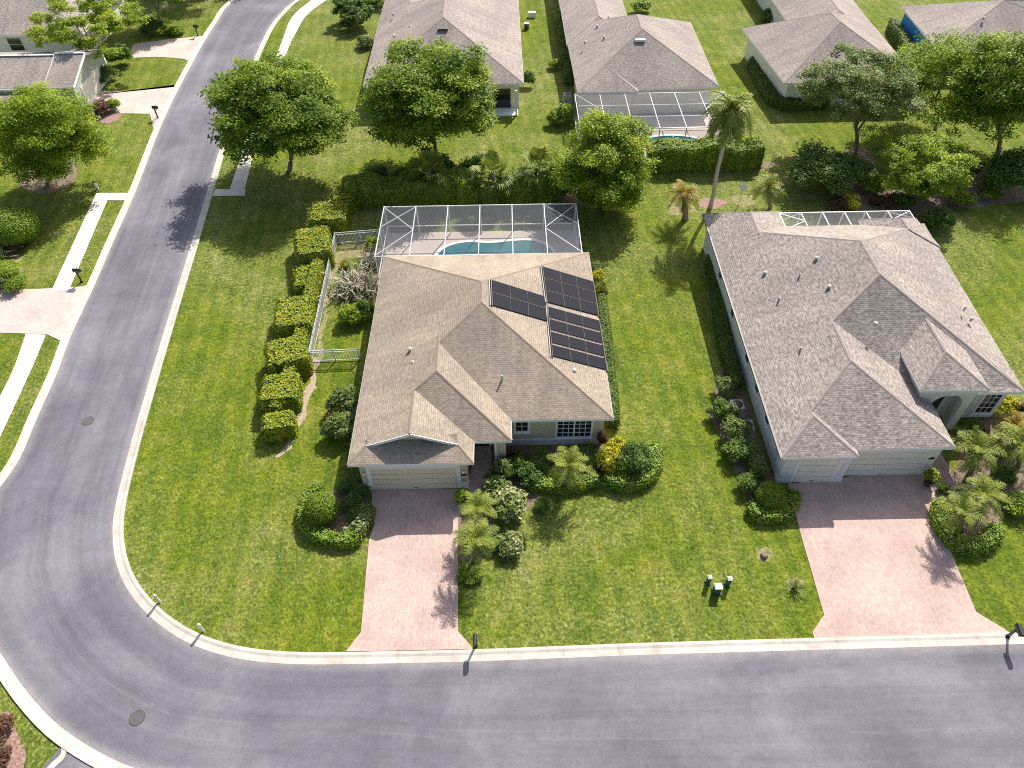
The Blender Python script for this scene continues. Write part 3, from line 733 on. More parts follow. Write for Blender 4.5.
def clump(px, label, m='leaf_varieg', rad=1.0, hgt=None, n=90, L=1.0, w=0.08, droop=1.2, emin=0.2, emax=1.45, name='plant', group=None, spread=0.12, cat='plant'):
    me = pget(('bl', m, n, w, droop, emin, spread), lambda: blades(sum(map(ord, m)), m, n, 1.0, w, droop, emin, emax, spread))
    b = G(px[0], px[1], 0); o = tag(link(name, me), label, cat, group); o.location = b
    o.rotation_euler = (0, 0, random.uniform(0, 6)); o.scale = (rad, rad, hgt or rad); return o
# ---------------------------------------------------------------- house building blocks
def hiproof(mb, cap, fas, c, A, B, ov=0.0, capw=0.22, axis='y', caps=None):
    """c: four eave corners FL FR BR BL; A front ridge end, B back ridge end"""
    FL, FR, BR, BL = [Vector(p) for p in c]; A = Vector(A); B = Vector(B)
    if axis == 'y':
        mb.slope([FL, FR, A]); mb.slope([FR, BR, B]); mb.slope([FR, B, A]); mb.slope([BR, BL, B]); mb.slope([BL, FL, A]); mb.slope([BL, A, B])
        ed = [(A, FL), (A, FR), (B, BR), (B, BL)]
    else:
        mb.slope([FL, FR, B]); mb.slope([FL, B, A]); mb.slope([FR, BR, B]); mb.slope([BR, BL, A]); mb.slope([BR, A, B]); mb.slope([BL, FL, A])
        ed = [(A, FL), (B, FR), (B, BR), (A, BL)]
    ed.append((A, B))
    caps = caps or {i: 1.0 for i in range(5)}
    for i, f in caps.items():
        if (ed[i][1]-ed[i][0]).length > 0.05: ridge(cap, ed[i][0], ed[i][0].lerp(ed[i][1], f), capw)
    eave(fas, [FL, FR, BR, BL])
def ridge(mb, a, b, w=0.22):
    a = Vector(a); b = Vector(b); d = (b-a).normalized(); s = d.cross(Vector((0, 0, 1))).normalized()*w/2
    u = Vector((0, 0, 0.025)); dn = Vector((0, 0, -0.028))
    mb.slope([a+u, b+u, b+s+dn, a+s+dn]); mb.slope([a+u, b+u, b-s+dn, a-s+dn])
def eave(fas, P, h=0.20, t=0.03):
    for a, b in zip(P, P[1:]+P[:1]):
        fas.bar(a+Vector((0, 0, -h/2-0.012)), b+Vector((0, 0, -h/2-0.012)), t, h)
    fas.face([p+Vector((0, 0, -h)) for p in P][::-1])
def window(par, x0, x1, z0, z1, y, cols=3, rows=4, sash=1, face='-y', fw=0.09, d=0.06, sill=True, frame_m='trim'):
    """window on a wall plane; face says which way it looks; for '-x' and '+x', x0..x1 run along y and y is the wall's x"""
    def bx(mb, a0, a1, c0, c1, o0, o1):
        if face == '-y': mb.box(a0, a1, y-o1, y-o0, c0, c1)
        elif face == '-x': mb.box(y-o1, y-o0, a0, a1, c0, c1)
        else: mb.box(y+o0, y+o1, a0, a1, c0, c1)
    fr = MB(); bx(fr, x0-fw, x1+fw, z1, z1+fw, 0, d); bx(fr, x0-fw, x1+fw, z0-fw, z0, 0, d); bx(fr, x0-fw, x0, z0, z1, 0, d); bx(fr, x1, x1+fw, z0, z1, 0, d)
    sw = (x1-x0)/sash
    for i in range(1, sash): bx(fr, x0+i*sw-0.05, x0+i*sw+0.05, z0, z1, 0, d*0.9)
    fo = part('window', fr, frame_m, par)
    pn = MB(); bx(pn, x0+0.001, x1-0.001, z0+0.001, z1-0.001, 0.002, 0.012); part('pane', pn, 'glass', fo)
    mu = MB()
    for i in range(sash):
        for c in range(1, cols): bx(mu, x0+i*sw+sw*c/cols-0.02, x0+i*sw+sw*c/cols+0.02, z0, z1, 0.013, 0.032)
        for r in range(1, rows): bx(mu, x0+i*sw+0.05, x0+(i+1)*sw-0.05, z0+(z1-z0)*r/rows-0.02, z0+(z1-z0)*r/rows+0.02, 0.013, 0.034)
    if mu.v: part('muntin', mu, frame_m, fo)
    if sill:
        s = MB(); bx(s, x0-fw-0.04, x1+fw+0.04, z0-fw-0.07, z0-fw-0.003, 0, d+0.05); part('sill', s, frame_m, fo)
    return fo
def garage_door(par, x0, x1, y, z1, m, cols=4):
    mb = MB(); rows = 4; h = z1/rows
    for r in range(rows):
        mb.box(x0, x1, y+0.10, y+0.14, r*h+0.012+0.02, (r+1)*h-0.006)
        w = (x1-x0)/cols
        for c in range(cols): mb.box(x0+c*w+0.12, x0+(c+1)*w-0.12, y+0.085, y+0.098, r*h+0.13, (r+1)*h-0.12)
    d = part('garage_door', mb, m, par)
    s = MB(); s.box(x0, x1, y+0.142, y+0.16, 0.02, z1); part('backing', s, 'bronze', d)
    hb = MB(); hb.box((x0+x1)/2-0.12, (x0+x1)/2+0.12, y+0.06, y+0.084, 0.18, 0.22); part('handle', hb, 'bronze', d)
def lantern(par, x, y, z):
    mb = MB(); mb.box(x-0.06, x+0.06, y-0.03, y, z-0.12, z+0.12); mb.box(x-0.02, x+0.02, y-0.14, y-0.03, z+0.06, z+0.09)
    l = part('wall_lantern', mb, 'vent', par)
    g = MB(); g.lathe([(0.05, -0.14), (0.075, -0.10), (0.085, 0.03), (0.04, 0.06)], (x, y-0.13, z), 8); part('lamp_glass', g, 'trim', l)
def vent(par, p, kind='stack'):
    p = Vector(p); mb = MB()
    if kind == 'stack': mb.lathe([(0.07, -0.1), (0.065, 0.34), (0.03, 0.35)], p, 8); part('roof_vent', mb, 'vent', par)
    elif kind == 'cap': mb.lathe([(0.10, -0.08), (0.10, 0.14), (0.15, 0.16), (0.15, 0.22), (0.04, 0.27)], p, 10); part('roof_vent', mb, 'vent', par)
    else:
        mb.box(p.x-0.55, p.x+0.55, p.y-0.25, p.y+0.12, p.z-0.05, p.z+0.16); part('roof_vent', mb, 'vent_dark' if kind == 'slot' else 'trim', par)
def door(par, x0, x1, y, z1, m='dark_door'):
    f = MB(); f.box(x0-0.09, x0, y-0.05, y, 0.02, z1+0.09); f.box(x1, x1+0.09, y-0.05, y, 0.02, z1+0.09); f.box(x0, x1, y-0.05, y, z1, z1+0.09)
    d = MB(); d.box(x0+0.001, x1-0.001, y-0.03, y-0.002, 0.03, z1-0.001); o = part('door', d, m, par); part('frame', f, 'trim', o)
    h = MB(); h.box(x1-0.14, x1-0.10, y-0.075, y-0.031, 0.95, 1.15); part('handle', h, 'vent', o)
# ================================================================ HOUSE WITH THE TAN ROOF
ZE = 3.2
h1 = thing('house', 'tan hip roofed house with black solar mats and a white gablet over its garage', 'house', (-2, 36, 0))
rf = MB(); cap = MB(); fas = MB()
XL, XR, YF, YB = -10.10, 6.47, 28.87, 46.05
hiproof(rf, cap, fas, [(XL, YF, ZE), (XR, YF, ZE), (XR-0.12, YB+0.1, ZE), (XL, YB, ZE)], (-1.98, 36.68, 6.42), (-1.98, 38.85, 6.42), caps={0: 0.36, 1: 1, 2: 1, 3: 1, 4: 1})
k = (6.42-ZE)/(-1.98-XL)
zp = ZE+k*5.27+0.006
hiproof(rf, cap, fas, [(XL-0.012, 27.24, ZE), (-0.07, 27.24, ZE), (-0.07, 34.9, ZE), (XL-0.012, 34.9, ZE)], (-4.83, 31.38, zp), (-4.83, 34.6, zp), caps={0: 0.34, 1: 1.0, 4: 0.95})
# garage: gablet roof
zg = ZE+k*3.86+0.012; xg = -6.24; xl = XL-0.024; xr = -2.43; y0 = 25.58; yg = 26.72; xa = -9.05; za = ZE+k*(xa-xl); xb = 2*xg-xa+0.02
zb = za
rf.slope([(xl, y0, ZE), (xa, yg, za), (xg, yg, zg), (xg, 30.4, zg), (xl, 30.4, ZE)])
rf.slope([(xr, y0, ZE), (xb, yg, zb), (xg, yg, zg), (xg, 30.4, zg), (xr, 30.4, ZE)])
yw = 27.05; zw = ZE+(zg-ZE)*0.40
kk = (za-ZE)/(yg-y0); zs = ZE+kk*(yw-y0)
rf.slope([(xl, y0, ZE), (xr, y0, ZE), (xb, yg, zb), (xa, yg, za)])
rf.slope([(xa+0.02, yg, za-0.004), (xb-0.02, yg, zb-0.004), (xb-0.02, yw+0.3, zs+kk*0.3), (xa+0.02, yw+0.3, zs+kk*0.3)])
ridge(cap, (xl, y0, ZE), (xa, yg, za)); ridge(cap, (xr, y0, ZE), (xb, yg, zb)); ridge(cap, (xg, yg, zg), (xg, 29.75, zg))
eave(fas, [Vector(p) for p in ((xl, y0, ZE), (xr, y0, ZE), (xr, 30.4, ZE), (xl, 30.4, ZE))])
part('roof', rf, 'roof_tan', h1); part('ridge_cap', cap, 'cap_tan', h1); part('fascia', fas, 'trim', h1)
gb = MB(); gb.face([(xa, yw, za-0.3), (xb, yw, za-0.3), (xb, yw, zb), (xg, yw, zg-0.02), (xa, yw, za)]); part('gable_wall', gb, 'wall_olive', h1)
gt = MB()
for s, xe in ((-1, xa), (1, xb)):
    gt.bar((xe+s*0.12, yg-0.02, za-0.16), (xg, yg-0.02, zg-0.115), 0.06, 0.20, up=(0, -1, 0) if False else (0, 0, 1))
part('rake_trim', gt, 'trim', h1)
wl = MB(); zt = ZE-0.21
wl.box(-9.62, -2.92, 25.95, 30.5, 0, zt); wl.box(-9.61, 5.98, 29.32, 45.6, 0, zt-0.004)
wl.box(-1.06, -0.46, 27.62, 28.1, 0, zt-0.008); wl.box(-2.915, -1.06, 27.64, 27.94, 2.45, zt-0.010); wl.box(-0.80, -0.48, 28.1, 29.318, 2.45, zt-0.012)
wo = part('wall', wl, 'wall_olive', h1)
# door surround on the garage front, water table, corner blocks
yf = 25.95
def box1(name, m, par, *b):
    q = MB(); q.box(*b); return part(name, q, m, par)
tr = MB(); tr.box(-9.22, -8.98, yf-0.05, yf-0.002, 0.04, 2.24); tr.box(-3.58, -3.34, yf-0.05, yf-0.002, 0.04, 2.24); tr.box(-9.22, -3.34, yf-0.05, yf-0.002, 2.24, 2.52)
part('door_surround', tr, 'trim', h1)
for b in ((-9.66, -9.22, yf-0.06, yf+0.3, 0, 0.62), (-3.34, -2.88, yf-0.06, yf+0.3, 0, 0.62), (-1.10, -0.42, 27.58, 27.618, 0, 0.62)): box1('plinth', 'trim', h1, *b)
box1('entry_lintel', 'trim', h1, -2.9, -1.06, 27.60, 27.638, 2.45, 2.60); box1('entry_jamb', 'trim', h1, -1.20, -1.062, 27.60, 27.9, 0, 2.45)
box1('sill_band', 'trim', h1, -0.44, 6.02, 29.26, 29.318, 0.55, 0.67)
wt = MB(); wt.box(-0.44, 6.0, 29.285, 29.317, 0, 0.55); part('water_table', wt, 'wall_white', h1)
garage_door(h1, -8.98, -3.58, yf-0.145, 2.24, 'door', 5)
lantern(h1, -9.35, yf, 1.90); lantern(h1, -3.15, yf, 1.90)
pl = MB(); pl.lathe([(0.2, 0), (0.2, 0.02)], (0, 0, 0), 14)
pl.v = [(-3.15+a*1.1, yf-0.003-c, 1.45+b*0.55) for a, b, c in pl.v]; part('number_plaque', pl, 'black', h1)
window(h1, 2.95, 5.15, 0.86, 2.60, 29.32, 3, 4, 2, fw=0.14)
window(h1, 0.22, 0.98, 1.55, 2.55, 29.32, 2, 2, 1, fw=0.16)
door(h1, -2.6, -1.6, 29.32, 2.3)
for px, kd, zz in (((410, 350.5), 'cap', 4.5), ((413.5, 364), 'cap', 4.4), ((502, 379), 'slot1', 4.6)):
    if kd == 'slot1': vent(h1, G(*px, 4.35), 'stack')
    else: vent(h1, G(*px, zz), kd)
vent(h1, G(574, 372, 3.95), 'cap')
vent(h1, G(555, 309, 4.1)+Vector((0, 0, 0.0)), 'cap')
# solar heating mats lying on the right hand slope
ks = (6.42-ZE)/(XR-0.06+1.98)
def onslope(px, lift=0.0):
    d = ray(*px); # meet plane z = ZE + ks*(XR-x)
    t = (ZE+ks*(XR-0.06)+lift-H)/(d.z+ks*d.x); return CAMP+d*t
def solar_array(quad, rows, label):
    Q = [onslope(p, 0.03) for p in quad]      # top near ridge, eave side: TL, TR, BR, BL (seen in the photo)
    nrm = (Q[1]-Q[0]).cross(Q[3]-Q[0]).normalized()
    if nrm.z < 0: nrm = -nrm
    o = thing('solar_panel', label, 'solar panel', Q[3], 'solar heating mats on the tan roof')
    for r in range(rows):
        a, b = r/rows+0.015, (r+1)/rows-0.03
        P = [Q[0].lerp(Q[3], a), Q[1].lerp(Q[2], a), Q[1].lerp(Q[2], b), Q[0].lerp(Q[3], b)]
        w = (P[1]-P[0]).length; h = (P[3]-P[0]).length; mb = MB(); up = nrm*0.05
        T = [p+up for p in P]; q = T[:]; uv = [(0, h), (w, h), (w, 0), (0, 0)]
        if (q[1]-q[0]).cross(q[3]-q[0]).dot(nrm) < 0: q.reverse(); uv.reverse()
        mb.face(q, uv)
        for i in range(4): mb.face([P[i], P[(i+1) % 4], T[(i+1) % 4], T[i]])
        part('mat', mb, 'solar', o)
    for a, b in ((0, 3), (1, 2)):
        e = MB(); off = (Q[0]-Q[1]).normalized()*(0.09 if a == 0 else -0.07)+nrm*0.06
        e.tube([Q[a]+off, Q[b]+off], 0.055, 8); part('header_pipe', e, 'vent_dark' if a else 'black', o)
    s = MB()
    for r in range(1, rows):
        s.bar(Q[0].lerp(Q[3], r/rows-0.008)+nrm*0.055, Q[1].lerp(Q[2], r/rows-0.008)+nrm*0.055, 0.035, 0.02)
    for f in (0.33, 0.66): s.bar(Q[0].lerp(Q[1], f)+nrm*0.056, Q[3].lerp(Q[2], f)+nrm*0.056, 0.016, 0.02)
    part('strap', s, 'vent_dark', o)
    s = MB(); e_ = (Q[0]-Q[1]).normalized()*0.22
    s.tube([Q[0]+e_+nrm*0.06, Q[3]+e_+nrm*0.06], 0.035, 8); part('feed_pipe', s, 'vent', o)
solar_array([(492, 280), (545, 296.5), (546.5, 322), (493, 306.5)], 2, 'smallest black solar mat on the tan roof, two strips nearest the ridge')
solar_array([(543, 266.5), (592, 281), (597.5, 316.5), (548, 303.5)], 3, 'upper black solar mat of three strips at the back of the tan roof')
solar_array([(548.5, 306.5), (598, 320), (606, 371.5), (553.5, 358)], 4, 'largest black solar mat of four strips along the eave of the tan roof')
# ---------------------------------------------------------------- pool cages
def cage(label, x0, x1, y0, y1, z, n, braces=True, xr0=None, zf=None, poly=None, cross=2):
    """flat screened enclosure: y0 at the house, y1 far side"""
    o = thing('pool_enclosure', label, 'screen enclosure', (x0, y1, 0)); zf = zf or z
    xs = [x0+(x1-x0)*i/n for i in range(n+1)]
    for x in xs:
        mb = MB(); mb.bar((x, y0, zf), (x, y1, z), 0.065, 0.11); part('roof_beam', mb, 'white_alu', o)
        mb = MB(); mb.bar((x, y1, 0), (x, y1, z-0.07), 0.09); part('post', mb, 'white_alu', o)
    def b(name, a, c, w=0.06, h=0.08):
        mb = MB(); mb.bar(a, c, w, h); part(name, mb, 'white_alu', o)
    b('eave_rail', (x0-0.05, y1-0.05, z+0.012), (x1+0.05, y1-0.05, z+0.012)); b('chair_rail', (x0+0.05, y1+0.002, 0.95), (x1-0.05, y1+0.002, 0.95), 0.07, 0.08)
    b('eave_rail', (x0, y0+0.06, zf+0.013), (x1, y0+0.06, zf+0.013))
    ym = (y0+y1)/2
    for x in (x0, x1):
        b('chair_rail', (x+0.002, y0, 0.95), (x+0.002, y1, 0.95), 0.07, 0.08); b('post', (x, ym, 0), (x, ym, z-0.07)); b('post', (x, y0+0.1, 0), (x, y0+0.1, z-0.07))
    if braces:
        s = (y1-y0)
        for a, c in ((0, 1), (n, n-1)):
            b('brace', (xs[a], y1-0.1, z+0.004), (xs[c], y1-s*0.48, z+0.004), 0.045); b('brace', (xs[c], y1-0.1, z-0.01), (xs[a], y1-s*0.42, z-0.01), 0.045)
            b('brace', (xs[a], y0+0.2, zf+0.006), (xs[c], y1-s*0.5, z+0.006), 0.045)
    for i in range(1, cross+1):
        yy = y0+(y1-y0)*i/(cross+1); b('purlin', (x0, yy, z-0.02), (x1, yy, z-0.02), 0.06, 0.06)
    sc = MB(); e = 0.03
    sc.face([(x0, y0, zf+e), (x1, y0, zf+e), (x1, y1, z+e), (x0, y1, z+e)]); part('roof_screen', sc, 'screen', o)
    sc = MB(); sc.face([(x0, y1+0.05, 0.05), (x1, y1+0.05, 0.05), (x1, y1+0.05, z), (x0, y1+0.05, z)]); part('wall_screen', sc, 'screen', o)
    for x in (x0-0.05, x1+0.05):
        sc = MB(); sc.face([(x, y0, 0.05), (x, y1, 0.05), (x, y1, z), (x, y0, z)]); part('wall_screen', sc, 'screen', o)
    return o
cage('white framed screen enclosure over the pool behind the tan roofed house', -10.9, 5.85, 46.25, 53.35, 3.0, 6, cross=0)
sheet('pool_deck', [(-11.2, 45.7), (6.1, 45.7), (6.1, 53.6), (-11.2, 53.6)], 'deck', 0.06, px=False)
def pool(label, P, z0):
    P = relax(catmull([Vector((x, y, 0)) for x, y in P], 5), 2)
    c = sum(P, Vector())/len(P); o = thing('swimming_pool', label, 'pool', c)
    w = MB(); w.face([p+Vector((0, 0, z0+0.004)) for p in P]); part('water', w, 'water', o)
    a = offs(P, 0.0); b = offs(P, -0.32 if sum(p.x*q.y-q.x*p.y for p, q in zip(P, P[1:]+P[:1])) > 0 else 0.32); m = MB()
    for i in range(len(P)):
        j = (i+1) % len(P); u = Vector((0, 0, z0+0.05)); d = Vector((0, 0, z0-0.01))
        m.face([a[i]+u, b[i]+u, b[j]+u, a[j]+u]); m.face([a[i]+d, a[i]+u, a[j]+u, a[j]+d]); m.face([b[i]+d, b[j]+d, b[j]+u, b[i]+u])
    part('coping', m, 'trim', o)
Pp = [(-6.2, 48.6), (-6.3, 50.3), (-5.3, 51.5), (-3.6, 52.0), (-2.0, 51.75), (-0.6, 51.9), (1.2, 52.1), (2.6, 51.8), (3.7, 50.6), (3.5, 48.8), (1.5, 47.8), (-4.0, 47.7), (-6.2, 48.6)]
pool('kidney shaped turquoise pool under the nearer screen enclosure', Pp, 0.07)
# ---------------------------------------------------------------- fence
def fence(pts, label):
    P = [flat(G(*p)) for p in pts]; o = thing('fence', label, 'fence', P[1])
    h = 1.25; rails = MB(); pk = MB()
    posts = []
    for a, b in zip(P, P[1:]):
        L = (b-a).length; n = max(1, round(L/1.9)); d = (b-a)/L
        for i in range(n+1):
            q = a+d*L*i/n
            if not any((q-r).length < 0.1 for r in posts): posts.append(q)
        for z in (0.12, h-0.28, h-0.08): rails.bar(a+Vector((0, 0, z)), b+Vector((0, 0, z)), 0.045, 0.05)
        m = int(L/0.115)
        for i in range(m): q = a+d*(0.06+0.115*i); pk.bar(q+Vector((0, 0, 0.05)), q+Vector((0, 0, h-0.03)), 0.028)
    part('rail', rails, 'white_alu', o); part('picket', pk, 'white_alu', o)
    for q in posts:
        mb = MB(); mb.box(q.x-0.04, q.x+0.04, q.y-0.04, q.y+0.04, 0, h); mb.lathe([(0.055, 0), (0.055, 0.02), (0.01, 0.07)], (q.x, q.y, h), 8); part('post', mb, 'white_alu', o)
fence([(360, 360), (312, 362), (337, 244), (385, 240)], 'white metal picket fence round the narrow side yard left of the tan roof')
# ================================================================ HOUSE WITH THE GREY BROWN ROOF
h2 = thing('house', 'large house with grey brown hip roof, arched entry and two garage doors', 'house', (25, 38, 0))
rf = MB(); cap = MB(); fas = MB()
hiproof(rf, cap, fas, [(16.42, 30.9, ZE), (33.60, 30.56, ZE), (34.55, 49.22, ZE), (16.56, 49.2, ZE)], (25.45, 38.15, 7.05), (25.45, 41.9, 7.05), caps={0: 0.41, 1: 1, 2: 1, 3: 0.6, 4: 1})
kl = (7.05-ZE)/(25.45-16.45)
hiproof(rf, cap, fas, [(16.385, 26.08, ZE), (27.19, 26.10, ZE), (27.19, 36.0, ZE), (16.40, 36.0, ZE)], (21.75, 31.45, ZE+kl*5.36), (21.75, 35.9, ZE+kl*5.36), caps={0: 0.57, 1: 1, 4: 0.8})
hiproof(rf, cap, fas, [(16.37, 25.55, ZE), (21.06, 25.58, ZE), (21.06, 30.0, ZE), (16.38, 30.0, ZE)], (18.72, 27.98, ZE+kl*2.34), (18.72, 29.6, ZE+kl*2.34), caps={0: 1, 1: 1})
# entry: taller little hip
ZP = 4.5
hiproof(rf, cap, fas, [(25.98, 29.70, ZP), (30.32, 29.58, ZP), (30.32, 35.6, ZP), (25.98, 35.6, ZP)], (28.06, 32.02, 5.56), (28.06, 35.6, 5.56), caps={0: 1, 1: 1, 4: 0.98})
# bedroom wing front hip
hiproof(rf, cap, fas, [(27.6, 30.46, ZE+0.006), (33.62, 30.50, ZE+0.006), (33.9, 36.0, ZE+0.006), (27.6, 36.0, ZE+0.006)], (30.62, 34.35, 4.60), (30.62, 36.0, 4.60), caps={1: 1})
# rear wings
hiproof(rf, cap, fas, [(16.572, 46.0, ZE), (22.95, 46.0, ZE), (22.95, 51.3, ZE), (16.572, 51.2, ZE)], (19.75, 46.3, 4.60), (19.80, 49.3, 4.60), caps={2: 1, 3: 1, 4: 1})
hiproof(rf, cap, fas, [(29.3, 46.0, ZE), (34.6, 46.0, ZE), (34.2, 49.95, ZE), (29.35, 49.95, ZE)], (31.9, 46.8, 4.4), (31.9, 48.4, 4.4), caps={2: 1, 3: 1, 4: 1})
part('roof', rf, 'roof_grey', h2); part('ridge_cap', cap, 'cap_grey', h2); part('fascia', fas, 'trim', h2)
gu = MB(); gu.bar((16.32, 25.5, ZE-0.06), (16.50, 51.2, ZE-0.06), 0.11, 0.13); part('gutter', gu, 'bronze', h2)
wl = MB(); zt = ZE-0.21
wl.box(17.0, 20.85, 25.98, 31, 0, zt); wl.box(17.005, 26.72, 26.42, 32, 0, zt-0.004); wl.box(17.01, 33.2, 31.05, 48.8, 0, zt-0.008)
wl.box(17.015, 22.5, 48.8, 50.8, 0, zt-0.012)
part('wall', wl, 'wall_white', h2)
# arched entry: one wall with a round headed opening
aw = MB(); ax0, ax1, xc, ar, sz = 26.35, 30.05, 28.45, 1.03, 2.60; ya, yb = 29.98, 30.36; zt2 = ZP-0.21
arc = [(xc+ar*math.cos(math.pi*i/20), sz+ar*math.sin(math.pi*i/20)) for i in range(21)]
for y, fl in ((ya, 0), (yb, 1)):
    rows = [[(ax1, y, 0), (ax1, y, sz), (xc+ar, y, sz), (xc+ar, y, 0)], [(xc-ar, y, 0), (xc-ar, y, sz), (ax0, y, sz), (ax0, y, 0)], [(ax1, y, sz), (ax1, y, zt2), (xc+ar, y, zt2), (xc+ar, y, sz)], [(xc-ar, y, sz), (xc-ar, y, zt2), (ax0, y, zt2), (ax0, y, sz)]]
    for a, b in zip(arc, arc[1:]): rows.append([(a[0], y, a[1]), (a[0], y, zt2), (b[0], y, zt2), (b[0], y, b[1])])
    for r in rows: aw.face(r[::-1] if fl == 0 else r)
full = [(xc+ar, 0)]+arc+[(xc-ar, 0)]
for a, b in zip(full, full[1:]): aw.face([(a[0], ya, a[1]), (a[0], yb, a[1]), (b[0], yb, b[1]), (b[0], ya, b[1])])
aw.face([(ax0, ya, 0), (ax0, ya, zt2), (ax0, yb, zt2), (ax0, yb, 0)]); aw.face([(ax1, ya, 0), (ax1, yb, 0), (ax1, yb, zt2), (ax1, ya, zt2)])
aw.box(ax1-0.3, ax1-0.003, yb, 33.5, 0, zt2-0.003); aw.box(ax0+0.003, ax0+0.3, yb, 33.5, 2.9, zt2-0.003)
part('entry_wall', aw, 'wall_cream', h2)
ks_ = MB(); ks_.box(xc-0.16, xc+0.16, ya-0.05, ya-0.001, sz+ar-0.02, sz+ar+0.36); part('keystone', ks_, 'trim', h2)
for b in ((17.72, 17.93, 25.90, 25.929, 0.3, 2.42), (20.32, 20.50, 25.90, 25.929, 0.3, 2.42), (21.11, 21.30, 26.34, 26.417, 0.3, 2.42), (26.07, 26.26, 26.34, 26.369, 0.3, 2.42)): box1('door_surround', 'trim', h2, *b)
garage_door(h2, 17.95, 20.30, 25.80, 2.42, 'door_grey', 3); garage_door(h2, 21.45, 26.05, 26.24, 2.42, 'door_grey', 5)
for b in ((16.97, 17.93, 25.93, 25.978, 0.3, zt-0.01), (20.32, 21.1, 25.93, 25.978, 0.3, zt-0.01), (26.07, 26.76, 26.37, 26.418, 0.3, zt-0.01)): box1('stone_facing', 'stone', h2, *b)
for b in ((16.93, 17.93, 25.89, 26.4, 0, 0.3), (20.32, 21.14, 25.89, 26.417, 0, 0.3), (26.07, 26.80, 26.33, 26.6, 0, 0.3)): box1('plinth', 'trim', h2, *b)
for b in ((17.93, 20.32, 25.92, 25.977, 2.42, 2.58), (21.1, 26.07, 26.36, 26.417, 2.42, 2.58)): box1('door_lintel', 'trim', h2, *b)
pl = MB(); pl.lathe([(0.2, 0), (0.2, 0.02)], (0, 0, 0), 14); pl.v = [(26.42+a*1.1, 26.36-c, 1.75+b*0.55) for a, b, c in pl.v]; part('number_plaque', pl, 'black', h2)
window(h2, 31.75, 32.85, 0.55, 2.55, 31.05, 3, 4, 1, fw=0.16); window(h2, 30.75, 31.12, 0.55, 2.55, 31.05, 1, 3, 1, fw=0.07)
door(h2, 27.9, 29.0, 31.05, 2.4)
for y0_ in (29.5, 32.3, 35.2, 40.0, 44.5): window(h2, y0_, y0_+0.75, 1.3, 2.3, 17.0, 1, 2, 1, '-x', fw=0.06)
mtr = MB(); mtr.box(16.88, 16.998, 27.1, 27.5, 0.9, 1.6); part('meter_box', mtr, 'ac', h2)
def onroof_left(px):     # vents on the left slope of the grey brown roof
    kx = kl; d = ray(*px); t = (ZE-kx*16.47-H)/(d.z-kx*d.x); return CAMP+d*t
for i, px in enumerate([(764.5, 274), (816, 259.5), (828.5, 288)]): vent(h2, onroof_left(px), 'cap')
for px in [(778.5, 301), (799, 277), (800, 351)]: vent(h2, onroof_left(px), 'stack')
vent(h2, G(875, 325, 5.75), 'cap'); vent(h2, G(971, 320, 4.25), 'cap'); vent(h2, G(964, 310, 4.5), 'stack')
cage('low white framed screen enclosure behind the grey brown roof', 23.15, 34.3, 49.0, 51.55, 2.9, 6, cross=0)
sheet('pool_deck', [(22.9, 48.6), (34.6, 48.6), (34.6, 51.8), (22.9, 51.8)], 'deck', 0.06, px=False)
# ================================================================ HOUSES BEHIND
def simple_house(label, c, A, B, wallm, inset=0.5, axis='y', extra=(), vents=(), roofm='roof_far', wins=(), z=3.1):
    cc = [Vector(p) for p in c]; base = sum(cc, Vector())/4; base.z = 0
    o = thing('house', label, 'house', base); rf = MB(); cap = MB(); fas = MB()
    hiproof(rf, cap, fas, c, A, B, axis=axis, capw=0.24)
    for e in extra: hiproof(rf, cap, fas, *e, capw=0.24)
    part('roof', rf, roofm, o); part('ridge_cap', cap, 'cap_grey', o); part('fascia', fas, 'trim', o)
    w = MB(); k = 0
    for q in [c]+[e[0] for e in extra]:
        k += 1; i_ = inset+k*0.006; t_ = z-0.21-0.005*k
        q4 = [(q[0][0]+i_, q[0][1]+i_), (q[1][0]-i_, q[1][1]+i_), (q[2][0]-i_, q[2][1]-i_), (q[3][0]+i_, q[3][1]-i_)]
        for a_, b_ in zip(q4, q4[1:]+q4[:1]): w.face([(*a_, 0), (*b_, 0), (*b_, t_), (*a_, t_)])
        w.face([(*a_, t_) for a_ in q4])
    part('wall', w, wallm, o)
    for v in vents: vent(o, v[0], v[1])
    return o
Z3 = 3.1
def FP(px, y0, z0, k):     # where a sight line meets a front roof plane rising from its eave
    d = ray(*px); t = (z0-k*y0-H)/(d.z-k*d.y); return CAMP+d*t
def zr(dx, kk=0.42): return Z3+dx*kk
a = simple_house('house with pale grey hip roof behind the round crowned tree', [(-15.7, 76.3, Z3), (1.85, 76.3, Z3), (1.7, 101, Z3), (-15.9, 97.5, Z3)], (-7.1, 85.2, 6.8), (-7.1, 92, 6.8), 'wall_cream',
    extra=[([(-15.9, 88, Z3), (-7.9, 88, Z3), (-7.9, 101.5, Z3), (-15.92, 101.5, Z3)], (-11.9, 92, 4.8), (-11.9, 97.8, 4.8)), ([(-7.6, 95, Z3), (1.65, 95, Z3), (1.6, 112, Z3), (-7.6, 112, Z3)], (-3, 99, 5.1), (-3, 107, 5.1))],
    vents=[(FP((443, 29.5), 76.3, Z3, 0.4157), 'slot'), (G(393, 15, 4.3), 'cap'), (G(410.5, 27.5, 4.9), 'cap'), (G(394, 37, 4.6), 'cap'), (G(482.5, 10, 4.6), 'cap')])
pr = MB(); pr.box(-2.0, 1.2, 75.0, 76.78, 0, 0.12); pr.box(0.9, 1.1, 75.05, 75.25, 0.12, 2.85); pr.box(-2.0, -1.8, 75.05, 75.25, 0.12, 2.85); part('porch', pr, 'trim', a)
pg = MB(); pg.box(-1.6, 0.4, 76.76, 76.79, 0.15, 2.3); part('porch_window', pg, 'glass', a)
